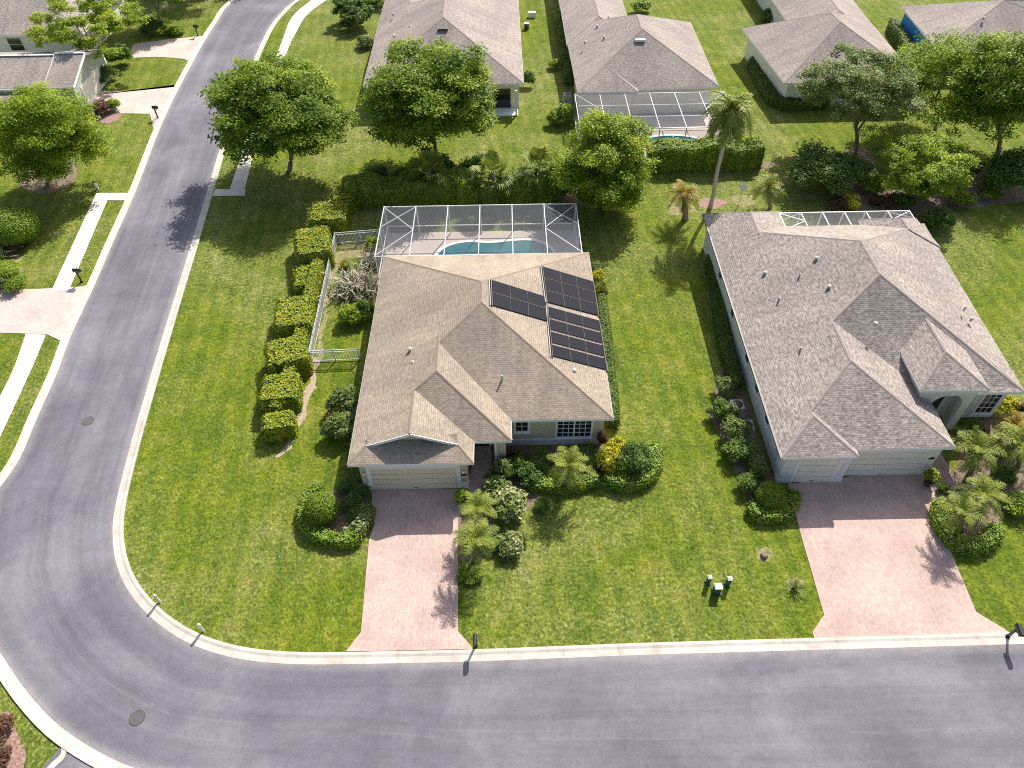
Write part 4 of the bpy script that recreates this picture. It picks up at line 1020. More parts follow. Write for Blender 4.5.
bc = simple_house('house with broad pale hip roof above the rear screened pool', [(7.55, 74.3, Z3), (22.8, 74.9, Z3), (22.9, 92, Z3), (7.2, 92, Z3)], (15.1, 82.0, 6.4), (15.1, 86, 6.4), 'wall_cream',
    extra=[([(7.56, 73.9, Z3), (14.0, 73.9, Z3), (14.0, 84, Z3), (7.5, 84, Z3)], (10.7, 77.4, 4.45), (10.7, 82, 4.45)), ([(7.2, 86, Z3), (15.3, 86, Z3), (15.3, 112, Z3), (7.0, 112, Z3)], (11.2, 90, 4.8), (11.2, 108, 4.8))],
    vents=[(FP((640, 40.5), 74.6, Z3, 0.4459), 'slotw'), (G(597, 27, 4.6), 'cap'), (G(604, 38, 4.8), 'cap'), (G(585, 43, 4.4), 'cap'), (G(608.5, 18, 4.7), 'cap')])
c3 = simple_house('house with grey hip roof and white side wall, third along the row behind', [(30.0, 75.3, Z3), (44.6, 75.5, Z3), (44.9, 92.5, Z3), (28.8, 90.0, Z3)], (37.4, 83.0, 6.4), (37.2, 85.5, 6.4), 'wall_white', inset=0.75,
    extra=[([(34.8, 84, Z3), (44.58, 84, Z3), (45.6, 112, Z3), (34.8, 112, Z3)], (39.7, 89.0, 5.3), (40.1, 106, 5.3))],
    vents=[(G(833, 14, 4.6), 'cap'), (G(828, 23, 5.2), 'cap'), (G(861, 35, 4.5), 'cap')])
#window(c3, 84.5, 85.6, 1.1, 2.3, 30.75-0.20, 1, 2, 1, '-x', fw=0.08)
c4 = simple_house('house with grey roof and vivid blue side wall at the top right', [(49.7, 82.5, Z3), (72.5, 82.5, Z3), (71.5, 96.5, Z3), (50.5, 96.0, Z3)], (59.0, 89.5, 6.0), (63.5, 89.5, 6.0), 'wall_blue', inset=0.5, 
    vents=[(G(974.5, 10.5, 4.8), 'cap'), (G(983.5, 19, 5.0), 'cap')])
cage('tall white framed screen enclosure over the rear pool behind the broad leaved hedge', 7.25, 23.2, 73.8, 66.4, 2.9, 6, braces=True, cross=2)
sheet('pool_deck', [(7.5, 65.8), (23.0, 65.8), (23.0, 74.6), (7.5, 74.6)], 'deck', 0.06, px=False)
pool('turquoise pool under the farther screen enclosure', [(14.6, 66.9), (17.2, 66.7), (19.6, 67.0), (20.4, 68.2), (19.4, 69.6), (16.6, 70.0), (14.4, 69.2), (14.0, 67.8), (14.6, 66.9)], 0.07)
# left hand houses across the street
def gable_house():
    o = thing('house', 'low sage green house with grey gabled garage at the left edge', 'house', (-66, 78, 0))
    ze, zr_ = 2.9, 4.5; yn, yr, yf_ = 77.4, 82.3, 87.2; x0 = -95; xs = -51.0; xe = -47.7
    rf = MB(); cap = MB(); fas = MB()
    for x_a, x_b, d in ((x0, xs, 0), (xs, xe, 0.16)):
        rf.slope([(x_a, yn, ze+d), (x_b, yn, ze+d), (x_b, yr, zr_+d), (x_a, yr, zr_+d)]); rf.slope([(x_a, yf_, ze+d), (x_b, yf_, ze+d), (x_b, yr, zr_+d), (x_a, yr, zr_+d)])
        fas.bar((x_a, yr, zr_+d+0.04), (x_b, yr, zr_+d+0.04), 0.30, 0.06); fas.bar((x_a, yn-0.02, ze-0.1+d), (x_b, yn-0.02, ze-0.1+d), 0.04, 0.2)
    for x in (xe+0.02, xs-0.02):
        for y in (yn, yf_): fas.bar((x, y, ze+0.05), (x, yr, zr_+0.05), 0.06, 0.26)
    rf.slope([(x0, yn-2.2, ze-0.9), (-52.4, yn-2.2, ze-0.9), (-52.4, yn-0.4, ze-0.45), (x0, yn-0.4, ze-0.45)])
    part('roof', rf, 'roof_far', o); part('fascia', fas, 'trim', o)
    w = MB(); xw = xe-0.45; yw0 = yn+0.45; yw1 = yf_-0.45
    w.box(x0, xw, yw0, yw1, 0, ze-0.02); w.face([(xw, yw0, ze-0.02), (xw, yw1, ze-0.02), (xw, yr, zr_-0.06)]); part('wall', w, 'wall_green', o)
    d = MB(); d.box(xw, xw+0.05, yw0+1.4, yw1-2.4, 0.03, 2.2)
    for i in range(4): d.box(xw+0.05, xw+0.07, yw0+1.5, yw1-2.5, i*0.54+0.07, i*0.54+0.5)
    part('garage_door', d, 'door_grey', o)
    for y in (yw0-0.05, yw1-0.30): box1('corner_trim', 'trim', o, xw, xw+0.09, y, y+0.35, 0, ze-0.1)
    o2 = thing('house', 'white walled house with brown grey roof at the top left corner', 'house', (-72, 100, 0))
    rf = MB(); cap = MB(); fas = MB(); x1 = -52.5; yy = 92.0
    hiproof(rf, cap, fas, [(-105, yy, 3.0), (x1, yy, 3.0), (x1, yy+15, 3.0), (-105, yy+15, 3.0)], (-95, yy+7.5, 5.6), (x1-7.5, yy+7.5, 5.6), axis='x')
    part('roof', rf, 'roof_grey', o2); part('ridge_cap', cap, 'cap_grey', o2); part('fascia', fas, 'trim', o2)
    w = MB(); w.box(-104.5, x1-0.5, yy+0.5, yy+14.5, 0, 2.79); part('wall', w, 'wall_white', o2)
    xa_ = V(8, 42, yy+0.5).x; window(o2, xa_, xa_+1.7, 0.95, 2.45, yy+0.5, 1, 2, 1, fw=0.08)
    gd = MB(); gd.box(x1-0.5, x1-0.45, yy+1.5, yy+6.5, 0.03, 2.3); part('garage_door', gd, 'door_grey', o2)
gable_house()
# ================================================================ STREET FURNITURE AND SMALL THINGS
def mailbox(loc, rot, label):
    o = thing('mailbox', label, 'mailbox', loc, 'mailboxes along the kerb')
    def lp(name, mb, m, smooth=False): return link(name, mb.mesh(name, m, (0, 0, 0), smooth), o)
    p = MB(); p.box(-0.05, 0.05, -0.05, 0.05, -0.05, 1.0); p.lathe([(0.11, 0), (0.11, 0.12), (0.06, 0.16)], (0, 0, 0), 10); p.bar((0, 0.02, 0.72), (0, -0.26, 1.0), 0.05); p.box(-0.06, 0.06, -0.38, 0.14, 1.0, 1.04); lp('post', p, 'black')
    b = MB(); n = 10; prof = [(-0.12, 1.041), (0.12, 1.041), (0.12, 1.17)]+[(0.12*math.cos(math.pi*i/n), 1.17+0.12*math.sin(math.pi*i/n)) for i in range(1, n)]+[(-0.12, 1.17)]
    for (x0, z0), (x1, z1) in zip(prof, prof[1:]+prof[:1]): b.face([(x0, -0.42, z0), (x0, 0.16, z0), (x1, 0.16, z1), (x1, -0.42, z1)])
    b.face([(x, -0.42, z) for x, z in prof]); b.face([(x, 0.16, z) for x, z in prof][::-1]); lp('box', b, 'black')
    f = MB(); f.box(0.121, 0.131, -0.12, -0.08, 1.12, 1.36); f.box(0.121, 0.131, -0.2, -0.08, 1.30, 1.36); lp('flag', f, 'vent')
    o.rotation_euler = (0, 0, rot); return o
mb0 = mailbox(G(476, 646, 0), 0, 'black kerbside mailbox at the foot of the narrower pink driveway')
for px, rot, lab in (((1007, 637), -0.1, 'black kerbside mailbox at the right edge beside the wide pink driveway'), ((82, 282), math.pi/2-0.15, 'black mailbox beside the long concrete sidewalk and left driveway'),
                ((158, 118), math.pi/2-0.2, 'black mailbox by the driveway of the sage green house'), ((198, 36), math.pi/2-0.3, 'farthest black mailbox, by the driveway at the top left')):
    dup(mb0, G(*px, 0), rot, 1.1, lab)
def bollard(loc, label):
    o = thing('bollard', label, 'bollard', loc, 'pale posts on the corner lawn')
    b = MB(); b.lathe([(0.075, -0.05), (0.075, 0.66), (0.06, 0.68)], (0, 0, 0), 12); link('post', b.mesh('post', 'pale_plastic'), o)
    c = MB(); c.lathe([(0.095, 0.681), (0.10, 0.82), (0.07, 0.90), (0.02, 0.92)], (0, 0, 0), 12); link('cap', c.mesh('cap', 'pale_plastic', smooth=True), o); return o
b0 = bollard(G(160, 602, 0), 'pale capped post on the corner lawn nearer the straight road')
dup(b0, G(203.5, 631, 0), 0, 1, 'pale capped post on the corner lawn nearer the bottom street')
def pedestal(px, w, d, h, label, capm='pale_plastic'):
    p = G(*px, 0); o = thing('utility_box', label, 'utility box', p, 'utility boxes on the lawn')
    b = MB(); b.box(-w/2, w/2, -d/2, d/2, -0.05, h); b.box(-w/2-0.04, w/2+0.04, -d/2-0.04, d/2+0.04, -0.04, 0.10); link('cabinet', b.mesh('cabinet', 'green_metal'), o)
    c = MB(); w2 = w/2+0.03; d2 = d/2+0.03
    c.box(-w2, w2, -d2, d2, h+0.001, h+0.05); c.face([(-w2, -d2, h+0.05), (w2, -d2, h+0.05), (w2*0.6, 0, h+0.12), (-w2*0.6, 0, h+0.12)]); c.face([(w2, d2, h+0.05), (-w2, d2, h+0.05), (-w2*0.6, 0, h+0.12), (w2*0.6, 0, h+0.12)])
    c.face([(w2, -d2, h+0.05), (w2, d2, h+0.05), (w2*0.6, 0, h+0.12)]); c.face([(-w2, d2, h+0.05), (-w2, -d2, h+0.05), (-w2*0.6, 0, h+0.12)])
    link('lid', c.mesh('lid', capm), o)
pedestal((707.5, 583), 0.20, 0.20, 0.70, 'slim green utility box, leftmost of the cluster on the front lawn'); pedestal((716, 592), 0.38, 0.34, 0.68, 'widest green utility box with pale lid on the front lawn'); pedestal((727, 585), 0.22, 0.22, 0.78, 'slim green utility box, rightmost of the cluster on the front lawn')
def ac_unit(px, label, sc=1.0):
    p = G(*px, 0); o = thing('air_conditioner', label, 'air conditioner', p, 'outdoor air conditioners')
    b = MB(); b.box(-0.42, 0.42, -0.42, 0.42, 0.08, 0.85); link('cabinet', b.mesh('cabinet', 'ac'), o)
    s = MB(); s.box(-0.55, 0.55, -0.55, 0.55, -0.02, 0.078); link('pad', s.mesh('pad', 'kerb'), o)
    g = MB(); g.lathe([(0.36, 0.851), (0.36, 0.875), (0.10, 0.885)], (0, 0, 0), 18); link('fan_grille', g.mesh('fan_grille', 'grille'), o)
    r = MB(); r.lathe([(0.40, 0.8505), (0.40, 0.862), (0.365, 0.866)], (0, 0, 0), 18); link('fan_ring', r.mesh('fan_ring', 'vent'), o)
    o.scale = (sc,)*3; return o
ac0 = ac_unit((735, 412), 'outdoor air conditioner farther back beside the white side wall')
dup(ac0, G(744, 433, 0), 0, 1.05, 'outdoor air conditioner nearer the street beside the white side wall')
dup(ac0, G(350.5, 413, 0), 0, 1, 'lone outdoor air conditioner beside the left wall of the tan roofed house')
dup(ac0, G(566, 52, 0), 0, 1, 'outdoor air conditioner beside the hedge of the rear house, farther back')
dup(ac0, G(567, 101, 0), 0, 1, 'outdoor air conditioner by the corner of the rear screen enclosure')
# stump, dish on a post, small bin boxes
st = thing('tree_stump', 'small dark stump in a ring of bare soil on the front lawn', 'stump', G(764, 556, 0))
s = MB(); s.lathe([(0.26, -0.02), (0.20, 0.12), (0.17, 0.22), (0.02, 0.22)], (0, 0, 0), 12); link('stump_wood', s.mesh('stump_wood', 'bark'), st)
dp = thing('satellite_dish', 'pale round dish on a thin post behind the grey brown roof', 'dish', G(739, 203, 0))
s = MB(); s.tube([(0, 0, 0), (0, 0, 1.75)], 0.035, 8); link('post', s.mesh('post', 'vent'), dp)
s = MB()
prof = [(0.02, 0.0), (0.18, 0.03), (0.30, 0.09), (0.34, 0.14), (0.36, 0.14), (0.31, 0.07), (0.18, 0.01), (0.02, -0.02)]
s.lathe(prof, (0, 0, 0), 18); s.v = [(x, -z*0.85-0.05, 1.8+y) for x, y, z in s.v]; link('dish', s.mesh('dish', 'white_alu', smooth=True), dp)
def crate(px, w, d, h, label, m='trim', name='storage_box'):
    o = thing(name, label, 'box', G(*px, 0)); b = MB(); b.box(-w/2, w/2, -d/2, d/2, 0, h); link('body', b.mesh('body', m), o)
    l = MB(); l.box(-w/2-0.03, w/2+0.03, -d/2-0.03, d/2+0.03, h+0.001, h+0.06); link('lid', l.mesh('lid', 'pale_plastic'), o)
crate((532, 17), 1.0, 0.6, 0.6, 'white storage box on the grass strip between the two rear houses'); crate((526.5, 29), 0.6, 0.5, 0.7, 'dark bin with pale lid beside the rear house wall', 'bronze', 'bin')
fl = thing('sprinkler_riser', 'small white capped riser on the grass by the sidewalk end', 'riser', G(98, 189, 0)); s = MB(); s.lathe([(0.12, 0), (0.12, 0.45), (0.16, 0.46), (0.16, 0.56), (0.04, 0.62)], (0, 0, 0), 10); link('riser_body', s.mesh('riser_body', 'trim'), fl)
# ================================================================ TREES
tree((290, 170), (286, 117), 140, 112, 'broad dark green oak by the left street, shading lawn and road', 11, 'leaf_oak', 44, 1300, 0.17, 0.30, 0.30)
tree((435, 163), (430, 101), 138, 112, 'round crowned dense tree with a straight trunk in the middle back lawn', 12, 'leaf_oak', 46, 1300, 0.17, 0.29, 0.24, flat_bottom=0.45)
tree((602, 206), (602, 165), 104, 98, 'bushy bright tree beside the right end of the near screen enclosure', 13, 'leaf_bright', 44, 1100, 0.14, 0.30, 0.2, flat_bottom=1.0)
tree((856, 153), (858, 94), 132, 88, 'thin crowned greyish tree, leftmost of the three at the right back', 14, 'leaf_grey', 34, 800, 0.14, 0.29, 0.24, 'bark')
tree((935, 132), (938, 86), 126, 100, 'pale green feathery tree, middle of the three at the right back', 15, 'leaf_bright', 36, 900, 0.15, 0.30, 0.24)
tree((998, 154), (1006, 98), 118, 110, 'dark leaved tree at the right edge with a leaning trunk', 16, 'leaf_oak', 34, 1100, 0.16, 0.31, 0.26)
tree((925, 200), (926, 168), 98, 70, 'low spreading bright green tree behind the corner of the grey brown roof', 17, 'leaf_bright', 34, 1000, 0.13, 0.30, 0.16, flat_bottom=0.8)
tree((47, 187), (45, 136), 112, 96, 'yellowish green tree hiding the sage green house', 18, 'leaf_bright', 46, 1100, 0.13, 0.29, 0.22, flat_bottom=0.9)
tree((100, 71), (86, 30), 120, 66, 'airy pale trunked tree in front of the white walled house', 19, 'leaf_bright', 28, 650, 0.16, 0.26, 0.26, 'bark_pale')
tree((160, 25), (150, -14), 70, 50, 'tree at the top left whose crown is cut by the picture edge', 20, 'leaf_oak', 22, 900, 0.17, 0.32, 0.2)
tree((215, -18), (200, -60), 130, 70, 'big tree beyond the picture top, throwing shade on the far lawn', 28, 'leaf_oak', 26, 800, 0.2, 0.32, 0.3)
tree((349, 26), (352, 12), 44, 32, 'small dark tree at the left wall of the house behind', 22, 'leaf_dark', 18, 700, 0.14, 0.34, 0.12, flat_bottom=0.8)
# palms
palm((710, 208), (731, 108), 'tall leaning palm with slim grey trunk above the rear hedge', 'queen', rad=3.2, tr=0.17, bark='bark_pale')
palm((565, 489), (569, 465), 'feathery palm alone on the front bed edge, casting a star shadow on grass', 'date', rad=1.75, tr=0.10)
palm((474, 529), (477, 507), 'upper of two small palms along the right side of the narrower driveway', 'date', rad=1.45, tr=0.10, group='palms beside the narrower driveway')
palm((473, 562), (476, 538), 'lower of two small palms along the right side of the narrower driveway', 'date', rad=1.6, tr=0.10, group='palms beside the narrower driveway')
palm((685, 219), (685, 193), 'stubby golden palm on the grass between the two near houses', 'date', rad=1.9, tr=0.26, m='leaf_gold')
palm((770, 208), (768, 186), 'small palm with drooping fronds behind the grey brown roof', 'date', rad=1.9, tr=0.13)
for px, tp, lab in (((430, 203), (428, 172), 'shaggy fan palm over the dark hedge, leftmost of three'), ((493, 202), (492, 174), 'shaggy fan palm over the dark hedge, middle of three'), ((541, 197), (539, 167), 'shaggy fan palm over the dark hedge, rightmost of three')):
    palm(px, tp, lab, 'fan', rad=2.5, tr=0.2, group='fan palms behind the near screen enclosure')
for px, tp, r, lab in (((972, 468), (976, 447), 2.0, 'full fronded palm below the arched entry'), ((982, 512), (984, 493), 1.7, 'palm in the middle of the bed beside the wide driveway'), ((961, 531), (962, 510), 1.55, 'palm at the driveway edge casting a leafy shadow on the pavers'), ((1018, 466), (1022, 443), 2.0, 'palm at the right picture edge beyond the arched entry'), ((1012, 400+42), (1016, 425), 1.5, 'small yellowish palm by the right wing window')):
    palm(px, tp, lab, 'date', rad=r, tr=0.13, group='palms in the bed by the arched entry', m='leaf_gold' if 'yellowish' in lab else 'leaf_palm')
# ================================================================ HEDGES AND SHRUBS
def block(x0, x1, y0, y1, z, label, i):
    """clipped block: x0..x1, y0..y1 are the pixels of its top face at height z"""
    a = G((x0+x1)/2, y1, z); b = G((x0+x1)/2, y0, z); w = (G(x1, (y0+y1)/2, z)-G(x0, (y0+y1)/2, z)).length
    n = 5; j_ = math.sin(i*2.3)*0.14; pts = [(a.x+(b.x-a.x)*k/n+j_*(k/n-0.5)*2, a.y+(b.y-a.y)*k/n) for k in range(n+1)]
    hedge(pts, w, z*(1+0.07*math.sin(i*4.1)), label, 'leaf_hedge', 190, 0.095, rnd=0.2, name='clipped_bush', group='clipped bushes along the side lawn', seed=30+i, px=False, cat='bush', lump=0.0)
BL = [(262, 292, 412, 428, 1.3, 'clipped block bush nearest the street at the low end of the row'), (260, 297, 373, 398, 1.7, 'golden topped clipped block bush, second from the street'), (265, 306, 340, 363, 1.7, 'clipped block bush level with the front corner of the fence'), (274, 311, 297, 325, 1.7, 'clipped block bush third above the fence corner, with square dark front'),
      (293, 320, 264, 285, 1.2, 'low shaded clipped bush between taller blocks beside the fence'), (294, 329, 229, 254, 1.8, 'orange flecked clipped block bush near the back corner of the fence'), (308, 346, 201, 219, 1.9, 'bright clipped block bush just behind the fence corner'), (331, 352, 186, 199, 1.6, 'narrow clipped bush behind the bright block'), (342, 366, 176, 188, 1.9, 'clipped block bush at the far end of the row')]
for i, b in enumerate(BL): block(*b, i)
# low continuous side of the row
hedge([(279, 420), (290, 395), (298, 368), (308, 328), (319, 280), (328, 240)], 0.9, 1.45, 'low continuous hedge along the fence side of the clipped bushes', 'leaf_hedge', 200, 0.075, seed=50)
hedge([(321, 490), (310, 501), (305, 516), (311, 530), (324, 539), (344, 543), (360, 540)], 0.85, 0.6, 'curved low clipped hedge left of the narrower driveway', 'leaf_box', 230, 0.065, seed=51)
hedge([(345, 539), (357, 534), (366, 521), (368, 510)], 0.9, 0.65, 'loose pale hedge touching the left side of the narrower driveway', 'leaf_varieg', 230, 0.075, seed=52, lump=0.12)
shrub((324, 516), 2.15, 1.8, 'dense rounded bush inside the curved hedge left of the garage', 'leaf_oak', 'round', leaf=0.05, n=8000)
for px_, w_, l_ in (((352, 506), 1.5, 'dark low shrub between the rounded bush and the driveway'), ((347, 490), 1.3, 'dark low shrub behind the rounded bush, near the left garage corner'), ((361, 492), 1.3, 'dark low shrub touching the left garage corner'), ((357, 520), 1.4, 'dark low shrub beside the narrower driveway, nearest the street')):
    shrub(px_, w_, 0.8, l_, 'leaf_dark', n=2600)
hedge([(364, 486), (361, 470), (358, 448), (357, 425)], 0.8, 0.8, 'dark narrow hedge against the left garage wall', 'leaf_dark', 200, 0.07, seed=53)
shrub((341, 434), 2.4, 1.8, 'greyish bush at the left wall, nearer the garage', 'leaf_grey'); shrub((346, 408), 2.5, 1.9, 'greyish bush at the left wall just in front of the fence', 'leaf_grey')
shrub((333, 422), 1.2, 1.0, 'small reddish bush at the left wall', 'leaf_red')
hedge([(613, 428), (611, 400), (606, 350), (600, 300), (596, 270)], 0.7, 0.9, 'thin dark hedge along the right wall under the solar mats', 'leaf_dark', 180, 0.075, seed=54)
for px, w, lab in (((597, 285), 1.3, 'yellow leaved bush at the right eave near the upper solar mat'), ((600, 297), 1.1, 'small yellow leaved bush beside the right eave')): shrub(px, w, 1.6, lab, 'leaf_yellow' if 'small' not in lab else 'leaf_hedge')
hedge([(528, 486), (550, 488), (575, 487), (597, 481)], 0.8, 0.6, 'low hedge strip under the front wall left of the curved one', 'leaf_box', 230, 0.07, seed=55)
hedge([(606, 479), (616, 484), (630, 485), (644, 480), (652, 470), (654, 460), (650, 450)], 1.1, 0.75, 'curved low clipped hedge at the right front corner', 'leaf_box', 230, 0.065, seed=56)
shrub((631, 466), 2.8, 2.1, 'dark rounded bush inside the right curved hedge', 'leaf_dark', 'loose', leaf=0.055, n=9000)
shrub((607, 468), 1.7, 2.0, 'bright yellow croton bush in front of the window corner', 'leaf_yellow', n=2600, leaf=0.12); shrub((616, 456), 1.5, 1.9, 'bright yellow croton bush nearer the dark rounded bush', 'leaf_yellow', n=2600, leaf=0.12)
shrub((602, 447), 0.8, 1.6, 'orange red bush against the corner of the front wall', 'leaf_red')
# small pale trunks standing by the right curved hedge
def twigtree(px, top, label):
    b = flat(G(*px)); c = V(top[0], top[1], b.y); o = thing('shrub', label, 'shrub', b); part('trunk', trunk_mb(b, c, 0.07, 0.035, (), 0.05, 6), 'bark_pale', o, True)
    k = link('foliage', shrub_mesh(77, 'leaf_yellow', (0.75, 0.75, 0.55), 900, 0.11), o); k.location = c-b-Vector((0, 0, 0.35))
for px, w, h_, m, lab, lf in (((508, 508), 2.7, 1.7, 'leaf_varieg', 'large variegated shrub beside the entry walk', 0.12), ((497, 496), 1.8, 1.6, 'leaf_varieg', 'smaller variegated shrub close to the entry walk', 0.12), ((504, 476), 1.7, 1.7, 'leaf_grey', 'grey green shrub right of the entry pillar', 0.10), ((522, 472), 2.0, 1.5, 'leaf_dark', 'dark shrub under the small front window', 0.10),
        ((545, 466), 2.0, 1.3, 'leaf_dark', 'dark shrub under the front wall between the windows', 0.10), ((585, 462), 2.2, 1.3, 'leaf_dark', 'dark shrub under the wide front window', 0.10), ((532, 484), 1.5, 1.2, 'leaf_dark', 'dark low shrub at the bend of the front bed', 0.11), ((565, 476), 2.0, 1.0, 'leaf_oak', 'green low shrub behind the feathery palm', 0.10),
        ((513, 548), 1.9, 1.1, 'leaf_varieg', 'round variegated shrub on the lawn edge right of the small palms', 0.11), ((494, 545), 1.3, 0.8, 'leaf_dark', 'dark low shrub between small palms and variegated shrub', 0.10), ((464, 503), 1.3, 1.2, 'leaf_oak', 'shrub at the garage corner beside the driveway', 0.10), ((489, 485), 0.9, 1.3, 'leaf_dark', 'narrow dark shrub lining the entry walk', 0.09), ((543, 508), 1.1, 0.8, 'leaf_dark', 'small dark shrub at the foot of the feathery palm', 0.1), ((470, 575), 1.6, 0.5, 'leaf_oak', 'low spreading shrub under the lower driveway palm', 0.1)):
    shrub(px, w, h_, lab, m, leaf=lf, n=2600)
clump((512, 462), 'dark red strappy plant at the entry pillar', 'leaf_red', 1.0, 1.7, 120, 1, 0.10, 0.9, 0.3)
# side of the grey brown house
hedge([(710, 262), (716, 300), (724, 345), (735, 388)], 0.9, 0.7, 'dark low hedge along the shaded side of the white side wall', 'leaf_dark', 170, 0.08, seed=57)
for px, w, h_, m, lab in (((724, 392), 1.9, 1.4, 'leaf_grey', 'grey green shrub farthest back beside the air conditioners'), ((718, 415), 1.8, 1.5, 'leaf_dark', 'dark shrub left of the air conditioners'), ((733, 437), 2.2, 1.7, 'leaf_grey', 'larger grey green shrub in front of the air conditioners'), ((735, 457), 2.0, 1.4, 'leaf_dark', 'dark shrub midway along the white side wall bed'), ((747, 488), 1.6, 1.2, 'leaf_dark', 'dark shrub near the street end of the side bed'),
        ((729, 418), 1.2, 1.6, 'leaf_varieg', 'pale variegated shrub between dark shrubs in the side bed')):
    shrub(px, w, h_, lab, m, n=3200)
hedge([(757, 480), (753, 465), (748, 450)], 0.9, 1.1, 'grey clipped hedge beside the white side wall', 'leaf_grey', 230, 0.06, seed=58)
shrub((768, 502), 1.9, 1.5, 'rounded bush at the corner of the single garage', 'leaf_oak', 'round', leaf=0.06, n=6000)
hedge([(748, 510), (760, 517), (776, 518), (789, 511), (792, 495)], 0.8, 0.6, 'curved low hedge at the corner of the single garage', 'leaf_box', 230, 0.065, seed=59)
hedge([(941, 505), (937, 520), (948, 540), (965, 549), (985, 544), (993, 530)], 0.9, 0.65, 'curved low hedge along the right side of the wide driveway', 'leaf_box', 230, 0.07, seed=60)
pt = thing('potted_plant', 'round leafy plant in a dark pot beside the right garage pillar', 'potted plant', G(927, 484, 0.05))
s = MB(); s.lathe([(0.22, 0), (0.32, 0.42), (0.35, 0.45), (0.30, 0.46)], (0, 0, 0), 14); link('pot', s.mesh('pot', 'bronze'), pt); k_ = link('foliage', shrub_mesh(91, 'leaf_hedge', (0.55, 0.55, 0.5), 1500, 0.07), pt); k_.location = (0, 0, 0.35)
for px, w, h_, m, lab in (((1000, 478), 1.6, 1.0, 'leaf_dark', 'dark shrub behind the palms at the right edge'), ((1015, 508), 2.2, 1.0, 'leaf_oak', 'low green shrub at the right picture edge'), ((1000, 412), 1.8, 1.6, 'leaf_yellow', 'yellow flecked shrub under the right wing window'), ((1020, 418), 1.8, 1.8, 'leaf_red', 'reddish shrub at the far right corner of the wing'), ((970, 436), 1.6, 1.2, 'leaf_dark', 'dark shrub against the arched entry wall'), ((943, 492), 1.0, 0.7, 'leaf_dark', 'small dark shrub beside the right entry walk'), ((990, 450), 1.5, 0.9, 'leaf_oak', 'shrub behind the full fronded palm')):
    shrub(px, w, h_, lab, m, n=2600)
clump((795, 589), 'spiky dark plant on the lawn near the wide driveway', 'leaf_grey', 0.75, 0.9, 70, 1, 0.06, 1.0, 0.1)
# side yard inside the fence
clump((357, 290), 'pale silvery drooping plant in the fenced side yard', 'leaf_silver', 2.0, 2.7, 330, 1, 0.055, 2.3, 0.5, spread=0.4)
clump((374, 262), 'small silvery plant at the corner of the screen enclosure', 'leaf_silver', 1.2, 1.6, 330, 1, 0.055, 2.3, 0.5, spread=0.4)
shrub((352, 322), 2.2, 1.6, 'green shrub below the silvery plant in the side yard', 'leaf_bright'); shrub((366, 318), 1.6, 1.8, 'dark shrub against the left wall in the side yard', 'leaf_dark'); shrub((345, 268), 1.0, 0.8, 'small yellow green shrub at the back of the side yard', 'leaf_hedge'); shrub((374, 250), 1.3, 1.3, 'round green shrub by the screen enclosure post', 'leaf_bright')
# dark belt behind the near pool
hedge([(352, 200), (385, 201), (420, 200), (460, 199), (500, 198), (555, 196)], 2.4, 2.3, 'long dark shaggy hedge behind the near screen enclosure', 'leaf_oak', 150, 0.11, seed=61, lump=0.14, core='core')
for px, w, h_, m, lab in (((590, 208), 2.6, 2.4, 'leaf_oak', 'green shrub under the bushy bright tree'), ((615, 207), 2.4, 2.0, 'leaf_bright', 'bright shrub at the right foot of the bushy bright tree'), ((440, 182), 3.0, 2.9, 'leaf_dark', 'tall dark shrub just behind the left fan palm'), ((478, 181), 3.0, 2.8, 'leaf_dark', 'tall dark shrub behind the middle fan palm'), ((550, 184), 3.0, 3.0, 'leaf_oak', 'tall green shrub behind the right fan palm'), ((382, 190), 3.4, 2.6, 'leaf_dark', 'dark shrub at the left end of the shaggy hedge'), ((462, 190), 2.8, 2.6, 'leaf_oak', 'green shrub between left and middle fan palms'), ((518, 188), 2.8, 2.5, 'leaf_oak', 'green shrub between middle and right fan palms'), ((565, 196), 2.6, 2.8, 'leaf_dark', 'dark shrub at the right end of the shaggy hedge'), ((408, 186), 2.6, 2.4, 'leaf_oak', 'green shrub left of the left fan palm')):
    shrub(px, w, h_, lab, m, leaf=0.10, n=4200)
hedge([(648, 166), (690, 165), (725, 165), (757, 163)], 2.3, 2.3, 'broad leaved clipped hedge in front of the rear screened pool', 'leaf_oak', 150, 0.11, seed=62, lump=0.12, core='core')
hedge([(562, 20), (565, 50), (570, 85)], 1.2, 1.2, 'dark clipped hedge along the left wall of the house above the rear pool', 'leaf_dark', 120, 0.11, seed=63)
hedge([(752, 66), (762, 88), (776, 106), (800, 108), (826, 107)], 1.2, 1.0, 'dark low hedge round the white side walled house', 'leaf_dark', 120, 0.11, seed=64)
hedge([(890, 30), (897, 44), (906, 58)], 1.2, 1.5, 'brownish hedge between the two houses at the top right', 'leaf_grey', 70, 0.11, seed=65)
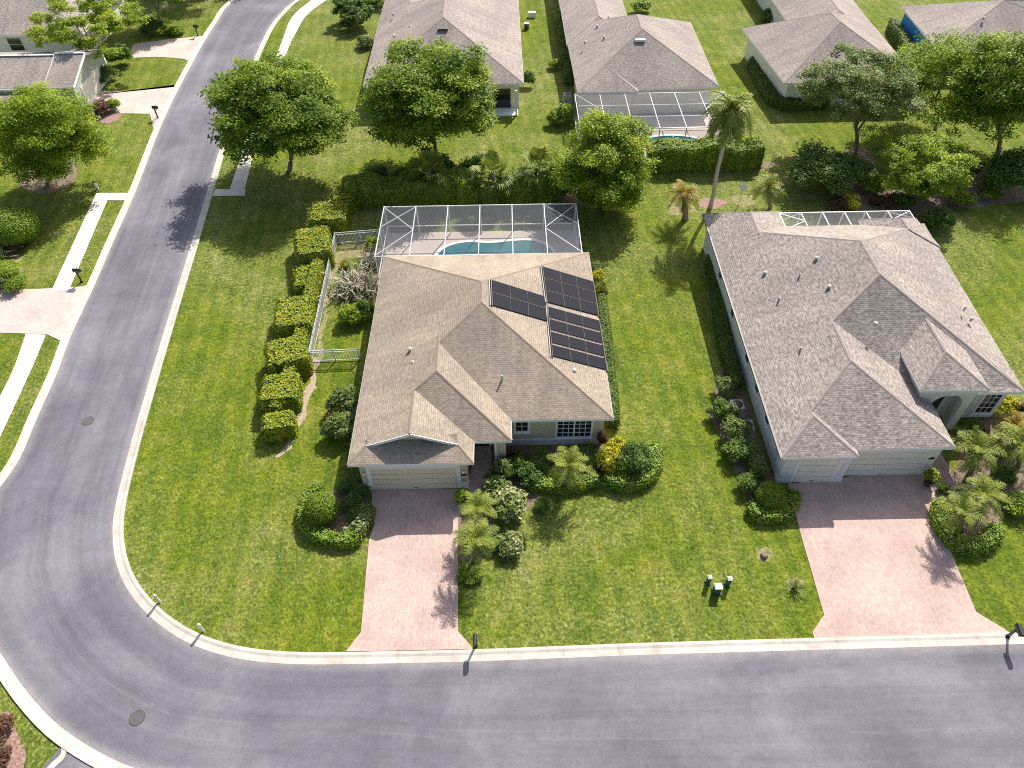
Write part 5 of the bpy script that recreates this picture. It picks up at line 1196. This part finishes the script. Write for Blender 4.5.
for px, w, h_, m, lab, kd in (((555, 124), 2.0, 1.6, 'leaf_oak', 'clipped round bush at the corner of the rear enclosure', 'loose'), ((566, 122), 2.6, 2.2, 'leaf_oak', 'green bush beside the rear screen enclosure', 'loose'), ((555, 68), 1.6, 1.2, 'leaf_bright', 'small bush on the grass strip between rear houses', 'loose'), ((771, 20), 3.0, 1.4, 'leaf_dark', 'low dark bush left of the third rear house', 'loose'), ((640, 12), 3.0, 1.6, 'leaf_oak', 'bush beside the far wing of the middle rear house', 'loose'),
        ((820, 187), 7.4, 3.6, 'leaf_dark', 'large dark bush left of the trees behind the grey brown roof', 'loose'), ((1008, 190), 6.0, 4.0, 'leaf_dark', 'large dark bush at the right edge under the trees', 'loose'), ((870, 190), 3.0, 1.6, 'leaf_oak', 'green shrub under the greyish tree', 'loose'), ((848, 206), 2.2, 1.2, 'leaf_yellow', 'yellowish shrub just behind the low screen enclosure', 'loose'), ((935, 228), 2.6, 2.0, 'leaf_dark', 'dark shrub at the rear corner of the grey brown house', 'loose'), ((880, 206), 2.0, 1.2, 'leaf_red', 'reddish shrub behind the low screen enclosure', 'loose'), ((960, 205), 2.6, 1.5, 'leaf_oak', 'green shrub under the low bright tree', 'loose'), ((836, 208), 2.0, 1.1, 'leaf_red', 'brownish red shrub left of the yellowish one', 'loose'), ((970, 172), 2.2, 1.6, 'leaf_red', 'rusty shrub between low bright tree and right edge bush', 'loose'),
        ((664, 164), 3.0, 2.8, 'leaf_bright', 'light green shrub swelling out of the rear hedge at its left end', 'loose'), ((697, 163), 2.8, 2.6, 'leaf_dark', 'dark shrub swelling out of the rear hedge just left of the tall palm', 'loose'), ((748, 162), 2.8, 2.9, 'leaf_oak', 'shrub swelling out of the rear hedge at its right end', 'loose'), ((900, 205), 2.4, 1.3, 'leaf_dark', 'dark green shrub under the left side of the low bright tree', 'loose'), ((985, 196), 2.6, 1.2, 'leaf_oak', 'green shrub in the mulch at the right edge, nearest the lawn', 'loose'), ((862, 172), 2.2, 1.3, 'leaf_grey', 'greyish shrub right at the foot of the greyish tree', 'loose'), ((950, 185), 2.0, 1.2, 'leaf_dark', 'dark shrub just right of the low bright trunk', 'loose'), ((20, 240), 4.4, 3.0, 'leaf_box', 'big rounded clipped bush at the left edge', 'round'), ((6, 283), 4.0, 1.4, 'leaf_oak', 'low round shrub above the left driveway', 'loose'), ((14, 250), 2.4, 1.0, 'leaf_red', 'dark red low shrub under the rounded bush at the left edge', 'loose'), ((104, 113), 2.4, 1.5, 'leaf_red', 'reddish shrub in the rock bed by the upper left driveway', 'loose'), ((115, 110), 2.0, 1.3, 'leaf_oak', 'green shrub in the rock bed by the upper left driveway', 'loose'),
        ((106, 82), 3.4, 2.0, 'leaf_dark', 'dark shrub at the foot of the airy pale trunked tree', 'loose'), ((92, 80), 2.4, 2.4, 'leaf_dark', 'dark shrub at the corner of the sage green garage', 'loose'), ((122, 64), 3.0, 2.4, 'leaf_dark', 'dark shrub at the garage corner of the white walled house', 'loose'), ((155, 34), 3.4, 2.0, 'leaf_dark', 'dark shrub under the top left tree', 'loose'), ((176, 33), 3.0, 0.8, 'leaf_oak', 'low green shrub beside the farthest mailbox', 'loose'),
        ((365, 47), 2.6, 1.4, 'leaf_grey', 'greyish shrub at the left wall of the house behind', 'loose'), ((360, 30), 3.0, 3.0, 'leaf_grey', 'tall greyish shrub beside the small dark tree', 'loose'), ((375, 8), 4.0, 2.0, 'leaf_oak', 'green shrub behind the left rear house', 'loose'), ((437, 6), 4.0, 1.8, 'leaf_dark', 'dark shrub in the roof notch of the left rear house', 'loose'), ((3, 757), 1.5, 0.8, 'leaf_red', 'reddish bush in the bottom left corner', 'loose'), ((2, 730), 1.4, 0.8, 'leaf_red', 'small reddish bush near the lower left kerb', 'loose'), ((528, 86), 1.6, 1.8, 'leaf_dark', 'dark bush at the right corner of the left rear house', 'loose'), ((765, 40), 0.01+1.6, 1.2, 'leaf_dark', 'small dark bush beside the white side wall', 'loose')):
    shrub(px, w, h_, lab, m, kd, leaf=0.10 if kd == 'loose' else 0.055, n=5200 if w > 3.5 else 3000)
clump((3, 262), 'pale strappy plant at the left edge under the rounded bush', 'leaf_varieg', 1.6, 1.6, 110, 1, 0.09, 1.3, 0.2)
